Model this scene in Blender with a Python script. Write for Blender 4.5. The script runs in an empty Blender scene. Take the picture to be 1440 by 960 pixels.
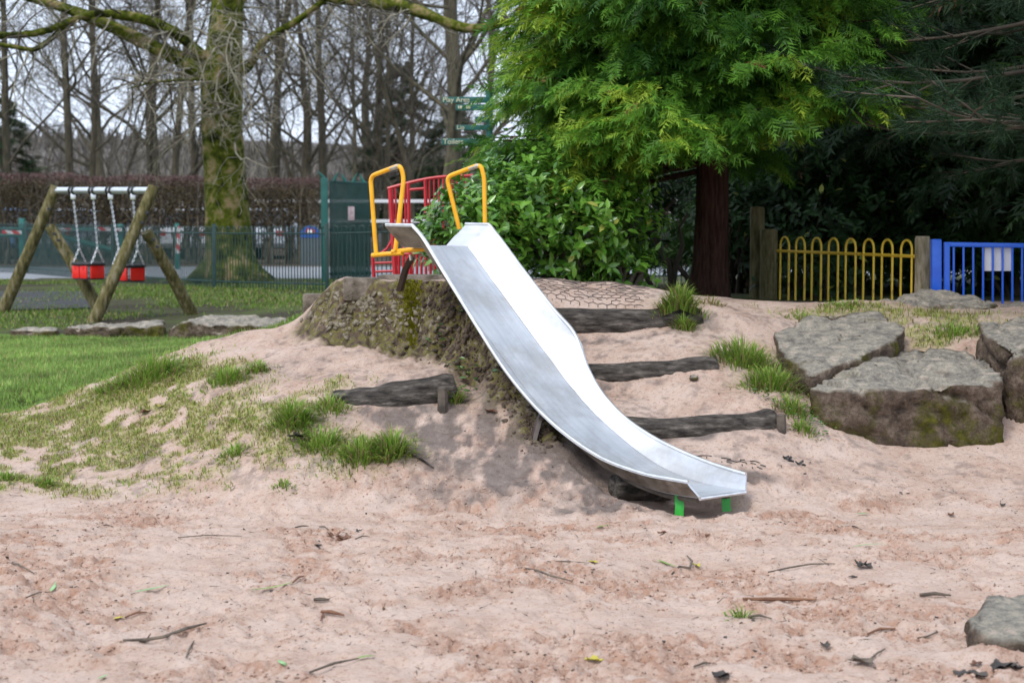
import bpy, bmesh, math, random
import numpy as np
from mathutils import Vector, Matrix, noise as mnoise
R = math.radians
random.seed(7); rng = np.random.default_rng(7)
scene = bpy.context.scene
COL = scene.collection

# ------------------------------------------------------------------ camera, sky, sun, exposure
FPX, CX, CY, YH, EYE = 2400.0, 720.0, 480.0, 330.0, 1.6      # photo is 1440 x 960
PITCH = math.atan((CY - YH) / FPX)
cam_d = bpy.data.cameras.new('camera'); cam = bpy.data.objects.new('camera', cam_d); COL.objects.link(cam)
cam.location = (0, 0, EYE); cam.rotation_euler = (math.pi / 2 - PITCH, 0, 0)
cam_d.sensor_width = 36; cam_d.lens = FPX / 1440 * 36
cam_d.clip_start = 0.1; cam_d.clip_end = 3000
cam_d.dof.use_dof = True; cam_d.dof.focus_distance = 10.3; cam_d.dof.aperture_fstop = 3.6
scene.camera = cam
SUN_EL, SUN_AZ = 52.0, 215.0       # azimuth clockwise from +Y: behind the camera, to its left
world = bpy.data.worlds.new('World'); scene.world = world; world.use_nodes = True
wn = world.node_tree; wn.nodes.clear()
sky = wn.nodes.new('ShaderNodeTexSky'); sky.sky_type = 'NISHITA'; sky.sun_disc = False
sky.sun_elevation = R(SUN_EL); sky.sun_rotation = R(SUN_AZ); sky.air_density = 1.0; sky.dust_density = 3.0
ovc = wn.nodes.new('ShaderNodeMix'); ovc.data_type = 'RGBA'; ovc.inputs[0].default_value = 0.88
ovc.inputs[7].default_value = (7.5, 8.5, 10.2, 1)           # even cloud cover over the clear sky
bg = wn.nodes.new('ShaderNodeBackground'); bg.inputs['Strength'].default_value = 0.1
wo = wn.nodes.new('ShaderNodeOutputWorld')
wn.links.new(sky.outputs[0], ovc.inputs[6]); wn.links.new(ovc.outputs[2], bg.inputs[0]); wn.links.new(bg.outputs[0], wo.inputs[0])
sun_d = bpy.data.lights.new('sun', 'SUN'); sun_d.energy = 1.3; sun_d.angle = R(18); sun_d.color = (1, .95, .88)
sun = bpy.data.objects.new('sun', sun_d); COL.objects.link(sun)
_a = R(SUN_AZ); _e = R(SUN_EL)
_sd = Vector((math.sin(_a) * math.cos(_e), math.cos(_a) * math.cos(_e), math.sin(_e)))
sun.rotation_euler = _sd.to_track_quat('Z', 'Y').to_euler(); sun.location = (-10, -10, 20)
vs = scene.view_settings; vs.view_transform = 'Standard'; vs.look = 'None'; vs.gamma = 1; vs.exposure = 0.7
vs.use_curve_mapping = False
scene.cycles.max_bounces = 6; scene.cycles.transparent_max_bounces = 6
scene.cycles.use_denoising = True

# ------------------------------------------------------------------ helpers
def P(px, py, d):
    """world point at photo pixel (px, py) and distance d along +Y"""
    x = (px - CX) / FPX; y = -(py - CY) / FPX
    v = Vector((x, math.cos(PITCH) + y * math.sin(PITCH), -math.sin(PITCH) + y * math.cos(PITCH)))
    return Vector((0, 0, EYE)) + v * (d / v.y)

def tag(o, label=None, cat=None, group=None, kind=None):
    if label: o['label'] = label
    if cat: o['category'] = cat
    if group: o['group'] = group
    if kind: o['kind'] = kind
    return o

ORG = {}
def link(o, parent, org):
    COL.objects.link(o)
    if parent is not None:
        o.parent = parent; o.location = Vector(org) - ORG[parent.name]
    else:
        o.location = org
    ORG[o.name] = Vector(org)
    return o

def empty(name, loc):
    o = bpy.data.objects.new(name, None); o.empty_display_size = .1
    return link(o, None, Vector(loc))

class MB:
    def __init__(s): s.v = []; s.f = []
    def add(s, vs_, fs):
        n = len(s.v); s.v += [tuple(v) for v in vs_]; s.f += [tuple(i + n for i in f) for f in fs]; return s
    def tube(s, pts, rad, n=8, cap=True, flat=1.0):
        pts = [Vector(p) for p in pts]
        if not hasattr(rad, '__len__'): rad = [rad] * len(pts)
        ref = None; rings = []
        for i, p in enumerate(pts):
            t = (pts[min(i + 1, len(pts) - 1)] - pts[max(i - 1, 0)]).normalized()
            if ref is None:
                ref = t.cross(Vector((0, 0, 1)))
                if ref.length < .05: ref = t.cross(Vector((1, 0, 0)))
            u = (ref - t * ref.dot(t)).normalized(); w = t.cross(u); ref = u
            rings.append([p + (u * math.cos(2 * math.pi * k / n) + w * flat * math.sin(2 * math.pi * k / n)) * rad[i] for k in range(n)])
        b = len(s.v)
        for r_ in rings: s.v += [tuple(v) for v in r_]
        for i in range(len(pts) - 1):
            for k in range(n):
                a = b + i * n + k; c = b + i * n + (k + 1) % n
                s.f.append((a, c, c + n, a + n))
        if cap:
            s.f.append(tuple(b + k for k in range(n))[::-1]); e = b + (len(pts) - 1) * n
            s.f.append(tuple(e + k for k in range(n)))
        return s
    def box(s, c, size, rot=None, bev=0.0):
        bm = bmesh.new(); bmesh.ops.create_cube(bm, size=1.0)
        for v in bm.verts: v.co = Vector((v.co.x * size[0], v.co.y * size[1], v.co.z * size[2]))
        if bev: bmesh.ops.bevel(bm, geom=bm.edges[:], offset=bev, segments=2, profile=.6, affect='EDGES')
        M = rot.to_4x4() if rot is not None else Matrix.Identity(4)
        c = Vector(c); bm.verts.ensure_lookup_table()
        s.add([M @ v.co + c for v in bm.verts], [[v.index for v in f.verts] for f in bm.faces]); bm.free(); return s
    def build(s, name, mat, parent=None, org=None, smooth=True, angle=40):
        if org is None:
            if parent is not None: org = ORG[parent.name]
            else:
                a = np.array(s.v); org = Vector(((a[:, 0].min() + a[:, 0].max()) / 2, (a[:, 1].min() + a[:, 1].max()) / 2, a[:, 2].min()))
        org = Vector(org); me = bpy.data.meshes.new(name)
        me.from_pydata([tuple(Vector(v) - org) for v in s.v], [], s.f); me.update()
        if mat: me.materials.append(mat)
        if smooth:
            me.polygons.foreach_set('use_smooth', [True] * len(me.polygons))
            if angle: me.set_sharp_from_angle(angle=R(angle))
        return link(bpy.data.objects.new(name, me), parent, org)

def build_np(name, V, Fa, mat, parent=None, org=None, col=None, smooth=False):
    V = np.asarray(V, dtype=np.float32); Fa = np.asarray(Fa, dtype=np.int32)
    if org is None: org = ORG[parent.name] if parent is not None else Vector((float((V[:, 0].min() + V[:, 0].max()) / 2), float((V[:, 1].min() + V[:, 1].max()) / 2), float(V[:, 2].min())))
    org = Vector(org)
    me = bpy.data.meshes.new(name); k = Fa.shape[1]
    me.vertices.add(len(V)); me.vertices.foreach_set('co', (V - np.array(org, dtype=np.float32)).ravel())
    me.loops.add(Fa.size); me.loops.foreach_set('vertex_index', Fa.ravel())
    me.polygons.add(len(Fa)); me.polygons.foreach_set('loop_start', np.arange(len(Fa), dtype=np.int32) * k)
    me.polygons.foreach_set('loop_total', np.full(len(Fa), k, dtype=np.int32))
    if smooth: me.polygons.foreach_set('use_smooth', np.ones(len(Fa), dtype=bool))
    me.update(calc_edges=True)
    if col is not None:
        at = me.color_attributes.new('col', 'FLOAT_COLOR', 'POINT')
        c4 = np.ones((len(V), 4), dtype=np.float32); c4[:, :col.shape[1]] = col
        at.data.foreach_set('color', c4.ravel())
    me.materials.append(mat)
    return link(bpy.data.objects.new(name, me), parent, org)

def instance_np(T, TF, M, pos):
    """T (k,3) template, TF (m,3) faces, M (N,3,3) matrices whose columns are the axes, pos (N,3)"""
    N, k = len(pos), len(T)
    V = np.einsum('nij,kj->nki', M, T) + pos[:, None, :]
    Fc = TF[None] + (np.arange(N) * k)[:, None, None]
    return V.reshape(-1, 3), Fc.reshape(-1, TF.shape[1])

def norm(a): return a / np.maximum(np.linalg.norm(a, axis=-1, keepdims=True), 1e-9)
def frames(x, up):
    """matrices with column0 = x direction, column2 close to up"""
    x = norm(x); y = norm(np.cross(up, x)); z = np.cross(x, y)
    return np.stack([x, y, z], axis=-1)

def copy_tree(o, parent=None):
    c = o.copy(); COL.objects.link(c); c.parent = parent
    for ch in o.children: copy_tree(ch, c)
    return c

# 2-D gradient-free value noise on arrays
_tab = rng.random((256, 256))
def vnoise(x, y):
    xi = np.floor(x).astype(int); yi = np.floor(y).astype(int); fx = x - xi; fy = y - yi
    fx = fx * fx * (3 - 2 * fx); fy = fy * fy * (3 - 2 * fy)
    a = _tab[xi & 255, yi & 255]; b = _tab[(xi + 1) & 255, yi & 255]; c = _tab[xi & 255, (yi + 1) & 255]; d = _tab[(xi + 1) & 255, (yi + 1) & 255]
    return (a * (1 - fx) + b * fx) * (1 - fy) + (c * (1 - fx) + d * fx) * fy - .5
def fbm(x, y, f, o=3):
    s = 0; a = 1
    for i in range(o): s = s + a * vnoise(x * f + 17.3 * i, y * f + 5.1 * i); f *= 2.03; a *= .5
    return s

# ------------------------------------------------------------------ materials
def new_mat(name):
    m = bpy.data.materials.new(name); m.use_nodes = True
    nt = m.node_tree; return m, nt, nt.nodes['Principled BSDF']
def ramp(nt, stops):
    r = nt.nodes.new('ShaderNodeValToRGB'); e = r.color_ramp.elements
    while len(e) < len(stops): e.new(.5)
    for i, (p, c) in enumerate(stops): e[i].position = p; e[i].color = (*c, 1)
    return r
def texnoise(nt, scale, detail=4, rough=.6, coord='Object', stretch=None):
    tc = nt.nodes.new('ShaderNodeTexCoord'); t = nt.nodes.new('ShaderNodeTexNoise')
    t.inputs['Scale'].default_value = scale; t.inputs['Detail'].default_value = detail; t.inputs['Roughness'].default_value = rough
    if stretch:
        mp = nt.nodes.new('ShaderNodeMapping'); mp.inputs['Scale'].default_value = stretch
        nt.links.new(tc.outputs[coord], mp.inputs[0]); nt.links.new(mp.outputs[0], t.inputs[0])
    else: nt.links.new(tc.outputs[coord], t.inputs[0])
    return t
def add_bump(nt, bs, scale, strength, dist=.01, detail=6, stretch=None):
    t = texnoise(nt, scale, detail, .7, stretch=stretch); b = nt.nodes.new('ShaderNodeBump')
    b.inputs['Strength'].default_value = strength; b.inputs['Distance'].default_value = dist
    nt.links.new(t.outputs[0], b.inputs['Height'])
    nt.links.new(b.outputs[0], bs.inputs['Normal']); return b
def nmat(name, c1, c2, scale=8, rough=.7, metal=0, bump=0, bscale=40, bdist=.01, lo=.35, hi=.65, stretch=None, spec=.5, c3=None):
    m, nt, bs = new_mat(name); t = texnoise(nt, scale, stretch=stretch)
    st = [(lo, c1), (hi, c2)] if c3 is None else [(lo, c1), ((lo + hi) / 2, c2), (hi, c3)]
    r = ramp(nt, st); nt.links.new(t.outputs[0], r.inputs[0]); nt.links.new(r.outputs[0], bs.inputs['Base Color'])
    bs.inputs['Roughness'].default_value = rough; bs.inputs['Metallic'].default_value = metal
    bs.inputs['Specular IOR Level'].default_value = spec
    if bump: add_bump(nt, bs, bscale, bump, bdist, stretch=stretch)
    return m
def leafmat(name, tint=(1, 1, 1), rough=.45, trans=.3, spec=.4):
    m, nt, bs = new_mat(name)
    a = nt.nodes.new('ShaderNodeAttribute'); a.attribute_name = 'col'
    mx = nt.nodes.new('ShaderNodeMix'); mx.data_type = 'RGBA'; mx.blend_type = 'MULTIPLY'; mx.inputs[0].default_value = 1
    mx.inputs[7].default_value = (*tint, 1); nt.links.new(a.outputs['Color'], mx.inputs[6])
    nt.links.new(mx.outputs[2], bs.inputs['Base Color']); bs.inputs['Roughness'].default_value = rough
    bs.inputs['Specular IOR Level'].default_value = spec
    tr = nt.nodes.new('ShaderNodeBsdfTranslucent'); nt.links.new(mx.outputs[2], tr.inputs[0])
    ms = nt.nodes.new('ShaderNodeMixShader'); ms.inputs[0].default_value = trans
    nt.links.new(bs.outputs[0], ms.inputs[1]); nt.links.new(tr.outputs[0], ms.inputs[2])
    nt.links.new(ms.outputs[0], nt.nodes['Material Output'].inputs[0]); return m

M = {}
SA = R(40)                                                  # heading of the slide
M['metal'] = nmat('stainless_sheet', (.80, .82, .85), (.90, .91, .92), 3, .34, .85, .12, 14, .01)
def slide_metal():
    m, nt, bs = new_mat('slide_sheet_metal'); n = texnoise(nt, 4, 8, .6); r = ramp(nt, [(.35, (.58, .605, .64)), (.65, (.68, .70, .725))]); nt.links.new(n.outputs[0], r.inputs[0])
    n2 = texnoise(nt, 150, 3, .6); r2 = ramp(nt, [(.26, (.45, .42, .38)), (.33, (1, 1, 1))]); nt.links.new(n2.outputs[0], r2.inputs[0])
    mx = nt.nodes.new('ShaderNodeMix'); mx.data_type = 'RGBA'; mx.blend_type = 'MULTIPLY'; mx.inputs[0].default_value = .8; nt.links.new(r.outputs[0], mx.inputs[6]); nt.links.new(r2.outputs[0], mx.inputs[7]); nt.links.new(mx.outputs[2], bs.inputs['Base Color'])
    tc = nt.nodes.new('ShaderNodeTexCoord'); mp1 = nt.nodes.new('ShaderNodeMapping'); mp1.inputs['Rotation'].default_value = (0, 0, -SA); mp2 = nt.nodes.new('ShaderNodeMapping'); mp2.inputs['Scale'].default_value = (38, 1.6, 1.6); n7 = nt.nodes.new('ShaderNodeTexNoise'); n7.inputs['Scale'].default_value = 1; n7.inputs['Detail'].default_value = 5
    nt.links.new(tc.outputs['Object'], mp1.inputs[0]); nt.links.new(mp1.outputs[0], mp2.inputs[0]); nt.links.new(mp2.outputs[0], n7.inputs[0]); r7 = ramp(nt, [(.34, (.89, .89, .90)), (.55, (1, 1, 1))]); nt.links.new(n7.outputs[0], r7.inputs[0])
    n8 = texnoise(nt, 2.2, 6, .7); r8 = ramp(nt, [(.38, (.82, .79, .75)), (.52, (1, 1, 1))]); nt.links.new(n8.outputs[0], r8.inputs[0]); pv = mx
    for rr in (r7, r8): mm = nt.nodes.new('ShaderNodeMix'); mm.data_type = 'RGBA'; mm.blend_type = 'MULTIPLY'; mm.inputs[0].default_value = .8; nt.links.new(pv.outputs[2], mm.inputs[6]); nt.links.new(rr.outputs[0], mm.inputs[7]); pv = mm
    nt.links.new(pv.outputs[2], bs.inputs['Base Color'])
    bs.inputs['Metallic'].default_value = .92; n3 = texnoise(nt, 6, 6, .7); mr = nt.nodes.new('ShaderNodeMapRange'); mr.inputs[3].default_value = .52; mr.inputs[4].default_value = .75; nt.links.new(n3.outputs[0], mr.inputs[0]); nt.links.new(mr.outputs[0], bs.inputs['Roughness'])
    add_bump(nt, bs, 4, .22, .03, 2); return m
M['metal'] = slide_metal()
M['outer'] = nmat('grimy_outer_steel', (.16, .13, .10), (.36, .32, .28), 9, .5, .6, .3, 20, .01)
M['metal_rim'] = nmat('worn_steel_rim', (.66, .67, .68), (.85, .85, .85), 12, .35, .8)
M['under'] = nmat('dirty_underside', (.10, .085, .07), (.22, .19, .16), 10, .8, .2)
M['yellow'] = nmat('yellow_paint', (.80, .37, .008), (.90, .46, .015), 9, .32, 0, .05, 60, .002)
M['worn'] = nmat('bare_worn_steel', (.45, .42, .36), (.62, .60, .55), 30, .4, .7)
M['brown_paint'] = nmat('brown_painted_steel', (.045, .028, .025), (.085, .06, .05), 12, .5)
M['green_leg'] = nmat('bright_green_paint', (.02, .34, .03), (.035, .48, .045), 8, .35)
M['bolt'] = nmat('zinc_bolt', (.35, .33, .3), (.5, .48, .45), 40, .35, .9)
M['log'] = nmat('weathered_log', (.034, .029, .025), (.115, .10, .086), 5, .9, 0, 1.0, 9, .05, .34, .74, (1.6, 4, 6), .2, (.32, .275, .235))
M['stake'] = nmat('old_stake_wood', (.05, .04, .032), (.15, .12, .095), 10, .9, 0, .6, 30, .01)
M['post'] = nmat('mossy_post_wood', (.10, .09, .035), (.22, .19, .10), 7, .85, 0, .6, 14, .01, .35, .65, (5, 5, 1), .2)
M['palepost'] = nmat('pale_weathered_post', (.20, .17, .09), (.42, .36, .26), 7, .85, 0, .6, 14, .01, .35, .65, (5, 5, 1), .2)
M['swingpost'] = nmat('green_stained_log', (.045, .042, .018), (.14, .12, .045), 5, .8, 0, .8, 10, .02, .34, .68, (4, 4, 1), .2, (.27, .23, .15))
M['galv'] = nmat('galvanised_tube', (.62, .64, .66), (.80, .81, .82), 6, .3, .8)
M['black'] = nmat('black_rubber', (.012, .012, .013), (.03, .03, .03), 12, .6)
M['redplastic'] = nmat('red_plastic', (.75, .015, .012), (.85, .03, .02), 6, .35)
M['redpaint'] = nmat('red_paint', (.42, .012, .025), (.52, .025, .035), 9, .4)
M['darkgreen'] = nmat('dark_green_paint', (.008, .055, .045), (.014, .08, .066), 7, .4)
M['railing'] = nmat('old_green_railing_paint', (.010, .035, .032), (.02, .06, .052), 7, .5)
M['teal'] = nmat('teal_green_paint', (.01, .12, .10), (.02, .16, .13), 7, .45)
M['bluepaint'] = nmat('blue_gloss_paint', (.012, .10, .62), (.02, .14, .72), 5, .25)
M['fenceyellow'] = nmat('fence_yellow_paint', (.45, .26, .03), (.92, .62, .05), 9, .5, lo=.28, hi=.42)
M['whitesign'] = nmat('white_board', (.80, .80, .80), (.85, .85, .85), 3, .5)
M['whitepaint'] = nmat('white_rail_paint', (.72, .73, .74), (.8, .8, .8), 3, .5)
M['signgreen'] = nmat('sign_green', (.012, .10, .085), (.02, .13, .11), 6, .5)
M['lettering'] = nmat('cream_lettering', (.62, .58, .40), (.72, .68, .50), 6, .6)
M['pinknotice'] = nmat('faded_pink_notice', (.50, .33, .36), (.66, .55, .56), 18, .7)
M['rubble'] = nmat('bank_stone', (.10, .085, .045), (.30, .26, .20), 14, .95, 0, .6, 40, .01)
M['dampsand'] = nmat('damp_sand_crumb', (.24, .14, .095), (.58, .41, .325), 18, .95, 0, .5, 90, .01)
M['clod'] = nmat('dark_soil_clod', (.045, .032, .023), (.13, .095, .07), 20, .95, 0, .5, 60, .01)
M['concrete'] = nmat('old_concrete', (.09, .075, .05), (.28, .235, .19), 9, .95, 0, 1, 25, .03)
M['cedarbark'] = nmat('red_cedar_bark', (.028, .014, .010), (.078, .042, .030), 6, .95, 0, 1, 9, .03, .35, .65, (6, 6, .7), .1)
M['twig'] = nmat('dark_twig', (.045, .037, .027), (.11, .09, .065), 3, .9)
M['bark'] = nmat('grey_olive_bark', (.05, .046, .031), (.125, .11, .075), 2.5, .95, 0, .7, 9, .03, .35, .65, (3, 3, 1), .1)
M['paletwig'] = nmat('pale_lichen_twig', (.17, .15, .10), (.36, .33, .25), 6, .9)
M['mossbark'] = nmat('mossy_beech_bark', (.018, .022, .006), (.085, .105, .010), 4.5, .95, 0, 1, 8, .05, .36, .66, None, .1, (.27, .205, .105))
M['stem'] = nmat('hedge_stem', (.06, .05, .035), (.16, .13, .09), 4, .9)
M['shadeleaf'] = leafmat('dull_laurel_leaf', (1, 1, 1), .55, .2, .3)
M['leaf'] = leafmat('laurel_leaf', (1, 1, 1), .24, .2, .6)
M['cedar'] = leafmat('cedar_spray', (1, 1, 1), .5, .3, .3)
M['needle'] = leafmat('pine_needle', (1, 1, 1), .5, .15, .3)
M['grass'] = leafmat('grass_blade', (1, 1, 1), .5, .35, .3)
M['beech'] = leafmat('dry_beech_leaf', (1, 1, 1), .7, .25, .2)
M['deadleaf'] = nmat('dead_leaf', (.10, .04, .022), (.20, .09, .045), 20, .7)
M['blackleaf'] = nmat('rotten_dark_leaf', (.03, .025, .022), (.08, .065, .055), 20, .75)
M['greenblade'] = nmat('fallen_green_blade', (.10, .22, .035), (.28, .36, .09), 12, .5)
M['paleblade'] = nmat('fallen_pale_green_blade', (.16, .36, .12), (.30, .50, .22), 12, .5)
M['yellowblade'] = nmat('fallen_yellow_leaf', (.38, .32, .03), (.5, .42, .06), 12, .5)
M['stick'] = nmat('grey_stick', (.06, .045, .035), (.17, .135, .10), 20, .9)
M['brownstick'] = nmat('red_brown_stick', (.13, .055, .028), (.24, .12, .065), 20, .8)
M['mesh'] = nmat('black_mesh_matting', (.06, .05, .045), (.22, .17, .14), 9, .8)
M['glass'] = nmat('car_glass', (.02, .025, .03), (.04, .045, .05), 3, .08)
M['tyre'] = nmat('tyre', (.012, .012, .012), (.025, .025, .025), 9, .8)
for k, c in {'car_silver': (.42, .46, .52), 'car_blue': (.10, .18, .32), 'car_white': (.7, .73, .78), 'bin_grey': (.10, .12, .13), 'bin_blue': (.02, .10, .40), 'poster_red': (.55, .05, .03), 'lamp_red': (.5, .02, .02)}.items():
    M[k] = nmat(k, tuple(v * .9 for v in c), c, 4, .35)

def tape_mat():
    m, nt, bs = new_mat('red_white_tape'); tc = nt.nodes.new('ShaderNodeTexCoord'); w = nt.nodes.new('ShaderNodeTexWave')
    w.bands_direction = 'DIAGONAL'; w.inputs['Scale'].default_value = 2.2
    r = ramp(nt, [(.49, (.75, .72, .70)), (.51, (.60, .03, .04))]); r.color_ramp.interpolation = 'CONSTANT'
    nt.links.new(tc.outputs['Object'], w.inputs[0]); nt.links.new(w.outputs[0], r.inputs[0]); nt.links.new(r.outputs[0], bs.inputs['Base Color'])
    return m
M['tape'] = tape_mat()

def stone_mat():
    m, nt, bs = new_mat('mossy_gritstone')
    n1 = texnoise(nt, 11, 13, .82); r1 = ramp(nt, [(.34, (.035, .024, .018)), (.5, (.13, .094, .070)), (.66, (.30, .23, .175))])
    nt.links.new(n1.outputs[0], r1.inputs[0])
    n2 = texnoise(nt, 2.3, 7, .7); g = nt.nodes.new('ShaderNodeNewGeometry'); sp = nt.nodes.new('ShaderNodeSeparateXYZ'); nt.links.new(g.outputs['Normal'], sp.inputs[0])
    # pale lichen and drifted sand on the tops, moss on the sides
    top = nt.nodes.new('ShaderNodeMapRange'); top.inputs[1].default_value = .45; top.inputs[2].default_value = .85; nt.links.new(sp.outputs['Z'], top.inputs[0])
    r2 = ramp(nt, [(.36, (.12, .105, .088)), (.46, (.27, .245, .21)), (.54, (.40, .365, .29)), (.62, (.60, .465, .385))]); n3 = texnoise(nt, 10, 13, .82); nt.links.new(n3.outputs[0], r2.inputs[0])
    mx = nt.nodes.new('ShaderNodeMix'); mx.data_type = 'RGBA'; nt.links.new(top.outputs[0], mx.inputs[0]); nt.links.new(r1.outputs[0], mx.inputs[6]); nt.links.new(r2.outputs[0], mx.inputs[7])
    r3 = ramp(nt, [(.50, (0, 0, 0)), (.62, (1, 1, 1))]); nt.links.new(n2.outputs[0], r3.inputs[0])
    sd = nt.nodes.new('ShaderNodeMath'); sd.operation = 'MULTIPLY'; iv = nt.nodes.new('ShaderNodeMapRange'); iv.inputs[1].default_value = .9; iv.inputs[2].default_value = .4
    nt.links.new(sp.outputs['Z'], iv.inputs[0]); nt.links.new(iv.outputs[0], sd.inputs[0]); nt.links.new(r3.outputs[0], sd.inputs[1])
    mo = ramp(nt, [(.3, (.035, .038, .006)), (.7, (.13, .12, .016))]); n4 = texnoise(nt, 25, 3); nt.links.new(n4.outputs[0], mo.inputs[0])
    m2 = nt.nodes.new('ShaderNodeMix'); m2.data_type = 'RGBA'; nt.links.new(sd.outputs[0], m2.inputs[0]); nt.links.new(mx.outputs[2], m2.inputs[6]); nt.links.new(mo.outputs[0], m2.inputs[7])
    nt.links.new(m2.outputs[2], bs.inputs['Base Color']); bs.inputs['Roughness'].default_value = .95; bs.inputs['Specular IOR Level'].default_value = .2
    add_bump(nt, bs, 11, 1.0, .07, 13); return m
M['stone'] = stone_mat()

def ground_mat():
    """col attribute: r grassy soil, g dark soil and painted shade under the slide, b mossy rubble"""
    m, nt, bs = new_mat('sand_ground'); a = nt.nodes.new('ShaderNodeAttribute'); a.attribute_name = 'col'
    sp = nt.nodes.new('ShaderNodeSeparateColor'); nt.links.new(a.outputs['Color'], sp.inputs[0])
    n1 = texnoise(nt, 2.6, 12, .78)
    sand = ramp(nt, [(.26, (.34, .220, .162)), (.40, (.475, .340, .270)), (.54, (.55, .418, .345)), (.75, (.585, .475, .41))]); nt.links.new(n1.outputs[0], sand.inputs[0])
    n5 = texnoise(nt, 46, 10, .8); fl = ramp(nt, [(.32, (.20, .125, .09)), (.40, (.62, .48, .40)), (.47, (1, 1, 1))]); nt.links.new(n5.outputs[0], fl.inputs[0])
    mf = nt.nodes.new('ShaderNodeMix'); mf.data_type = 'RGBA'; mf.blend_type = 'MULTIPLY'; mf.inputs[0].default_value = .8; nt.links.new(sand.outputs[0], mf.inputs[6]); nt.links.new(fl.outputs[0], mf.inputs[7])
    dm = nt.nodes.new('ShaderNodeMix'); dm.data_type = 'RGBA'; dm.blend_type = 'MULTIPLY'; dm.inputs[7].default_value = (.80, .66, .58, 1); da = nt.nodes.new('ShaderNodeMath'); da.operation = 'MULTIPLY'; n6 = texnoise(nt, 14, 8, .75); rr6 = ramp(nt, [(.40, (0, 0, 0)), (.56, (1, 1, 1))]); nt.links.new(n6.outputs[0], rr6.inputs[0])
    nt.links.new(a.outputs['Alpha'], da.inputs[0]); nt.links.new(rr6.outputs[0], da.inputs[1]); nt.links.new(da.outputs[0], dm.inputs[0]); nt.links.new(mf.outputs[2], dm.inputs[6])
    def mixin(prev, fac, stops, sc):
        n = texnoise(nt, sc, 6, .7); r = ramp(nt, stops); nt.links.new(n.outputs[0], r.inputs[0])
        x = nt.nodes.new('ShaderNodeMix'); x.data_type = 'RGBA'; nt.links.new(fac, x.inputs[0]); nt.links.new(prev, x.inputs[6]); nt.links.new(r.outputs[0], x.inputs[7]); return x.outputs[2]
    c = mixin(dm.outputs[2], sp.outputs[0], [(.35, (.30, .23, .16)), (.52, (.37, .34, .14)), (.68, (.54, .43, .34))], 12)
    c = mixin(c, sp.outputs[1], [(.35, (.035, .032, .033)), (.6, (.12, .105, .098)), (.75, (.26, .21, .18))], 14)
    c = mixin(c, sp.outputs[2], [(.32, (.035, .025, .018)), (.47, (.12, .088, .062)), (.55, (.15, .14, .03)), (.60, (.20, .16, .12)), (.72, (.34, .29, .23))], 16)
    nt.links.new(c, bs.inputs['Base Color']); bs.inputs['Roughness'].default_value = .95; bs.inputs['Specular IOR Level'].default_value = .15
    add_bump(nt, bs, 55, .7, .022, 8); return m
M['sand'] = ground_mat()
M['lawn'] = nmat('lawn_soil', (.07, .13, .02), (.15, .24, .045), 1.6, .95, 0, .5, 60, .02, .35, .65, None, .1)
M['mud'] = nmat('trodden_mud_and_grass', (.055, .046, .034), (.075, .095, .03), .7, .95, 0, .6, 30, .03, .42, .58, None, .1)
M['litter'] = nmat('leaf_litter_ground', (.06, .045, .033), (.13, .10, .075), 1.2, .95, 0, .5, 20, .03, .35, .65, None, .1)
M['asphalt'] = nmat('pale_asphalt', (.20, .21, .225), (.27, .28, .30), 2, .85, 0, .2, 80, .005)
M['mat'] = nmat('black_safety_surface', (.018, .018, .02), (.04, .04, .042), 6, .9, 0, .4, 80, .005)
M['hill'] = nmat('far_wooded_hill', (.12, .11, .10), (.20, .185, .17), .25, 1, 0, .5, 1.2, .6, .35, .65, None, .05)

# ------------------------------------------------------------------ line of the slide
SA = R(40); Sf = Vector((math.sin(SA), -math.cos(SA), 0)); Sr = Vector((math.cos(SA), math.sin(SA), 0))
LIP = P(1048, 689, 10.02); SW = .385
def on_plane(px, py, off):
    o = Vector((0, 0, EYE)); v = P(px, py, 1) - o; p0 = LIP + Sr * off
    t = (p0 - o).dot(Sr) / v.dot(Sr); p = o + v * t; return ((p - LIP).dot(Sf), p.z)
def spt(s, z, off): return LIP + Sf * s + Sr * off + Vector((0, 0, z - LIP.z))
crease_px = [(657, 346), (676, 372), (700, 405), (740, 460), (770, 500), (800, 540), (835, 580), (870, 612), (905, 640), (940, 661), (985, 678), (1020, 685), (1048, 689)]
rim_px = [(688, 316), (708, 342), (733, 376), (778, 434), (808, 469), (826, 516), (846, 552), (876, 585), (912, 611), (950, 631), (990, 648), (1022, 659), (1049, 667)]
flare = [.13, .13, .13, .13, .125, .115, .10, .09, .08, .07, .06, .055, .05]
cr = [on_plane(x, y, 0) for x, y in crease_px]; rm = [on_plane(x, y, f) for (x, y), f in zip(rim_px, flare)]
def resample(a, n=64):
    a = np.array(a); t = np.linspace(0, 1, len(a)); T = np.linspace(0, 1, n)
    # Catmull-Rom
    out = []
    for tt in T * (len(a) - 1):
        i = min(int(tt), len(a) - 2); u = tt - i; p0 = a[max(i - 1, 0)]; p1 = a[i]; p2 = a[i + 1]; p3 = a[min(i + 2, len(a) - 1)]
        out.append(.5 * ((2 * p1) + (-p0 + p2) * u + (2 * p0 - 5 * p1 + 4 * p2 - p3) * u * u + (-p0 + 3 * p1 - 3 * p2 + p3) * u ** 3))
    return np.array(out)
rimL_px = [(580, 317), (594, 333), (612, 362), (648, 421), (678, 470), (704, 511), (732, 548), (764, 583), (803, 616), (850, 646), (905, 666), (945, 674), (968, 678)]
rl = [on_plane(x, y, -SW - f) for (x, y), f in zip(rimL_px, flare)]
back = .24
crr = resample(cr); rmm = resample(rm); rll = resample(rl); fl = resample([[f] for f in flare])[:, 0]
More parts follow.
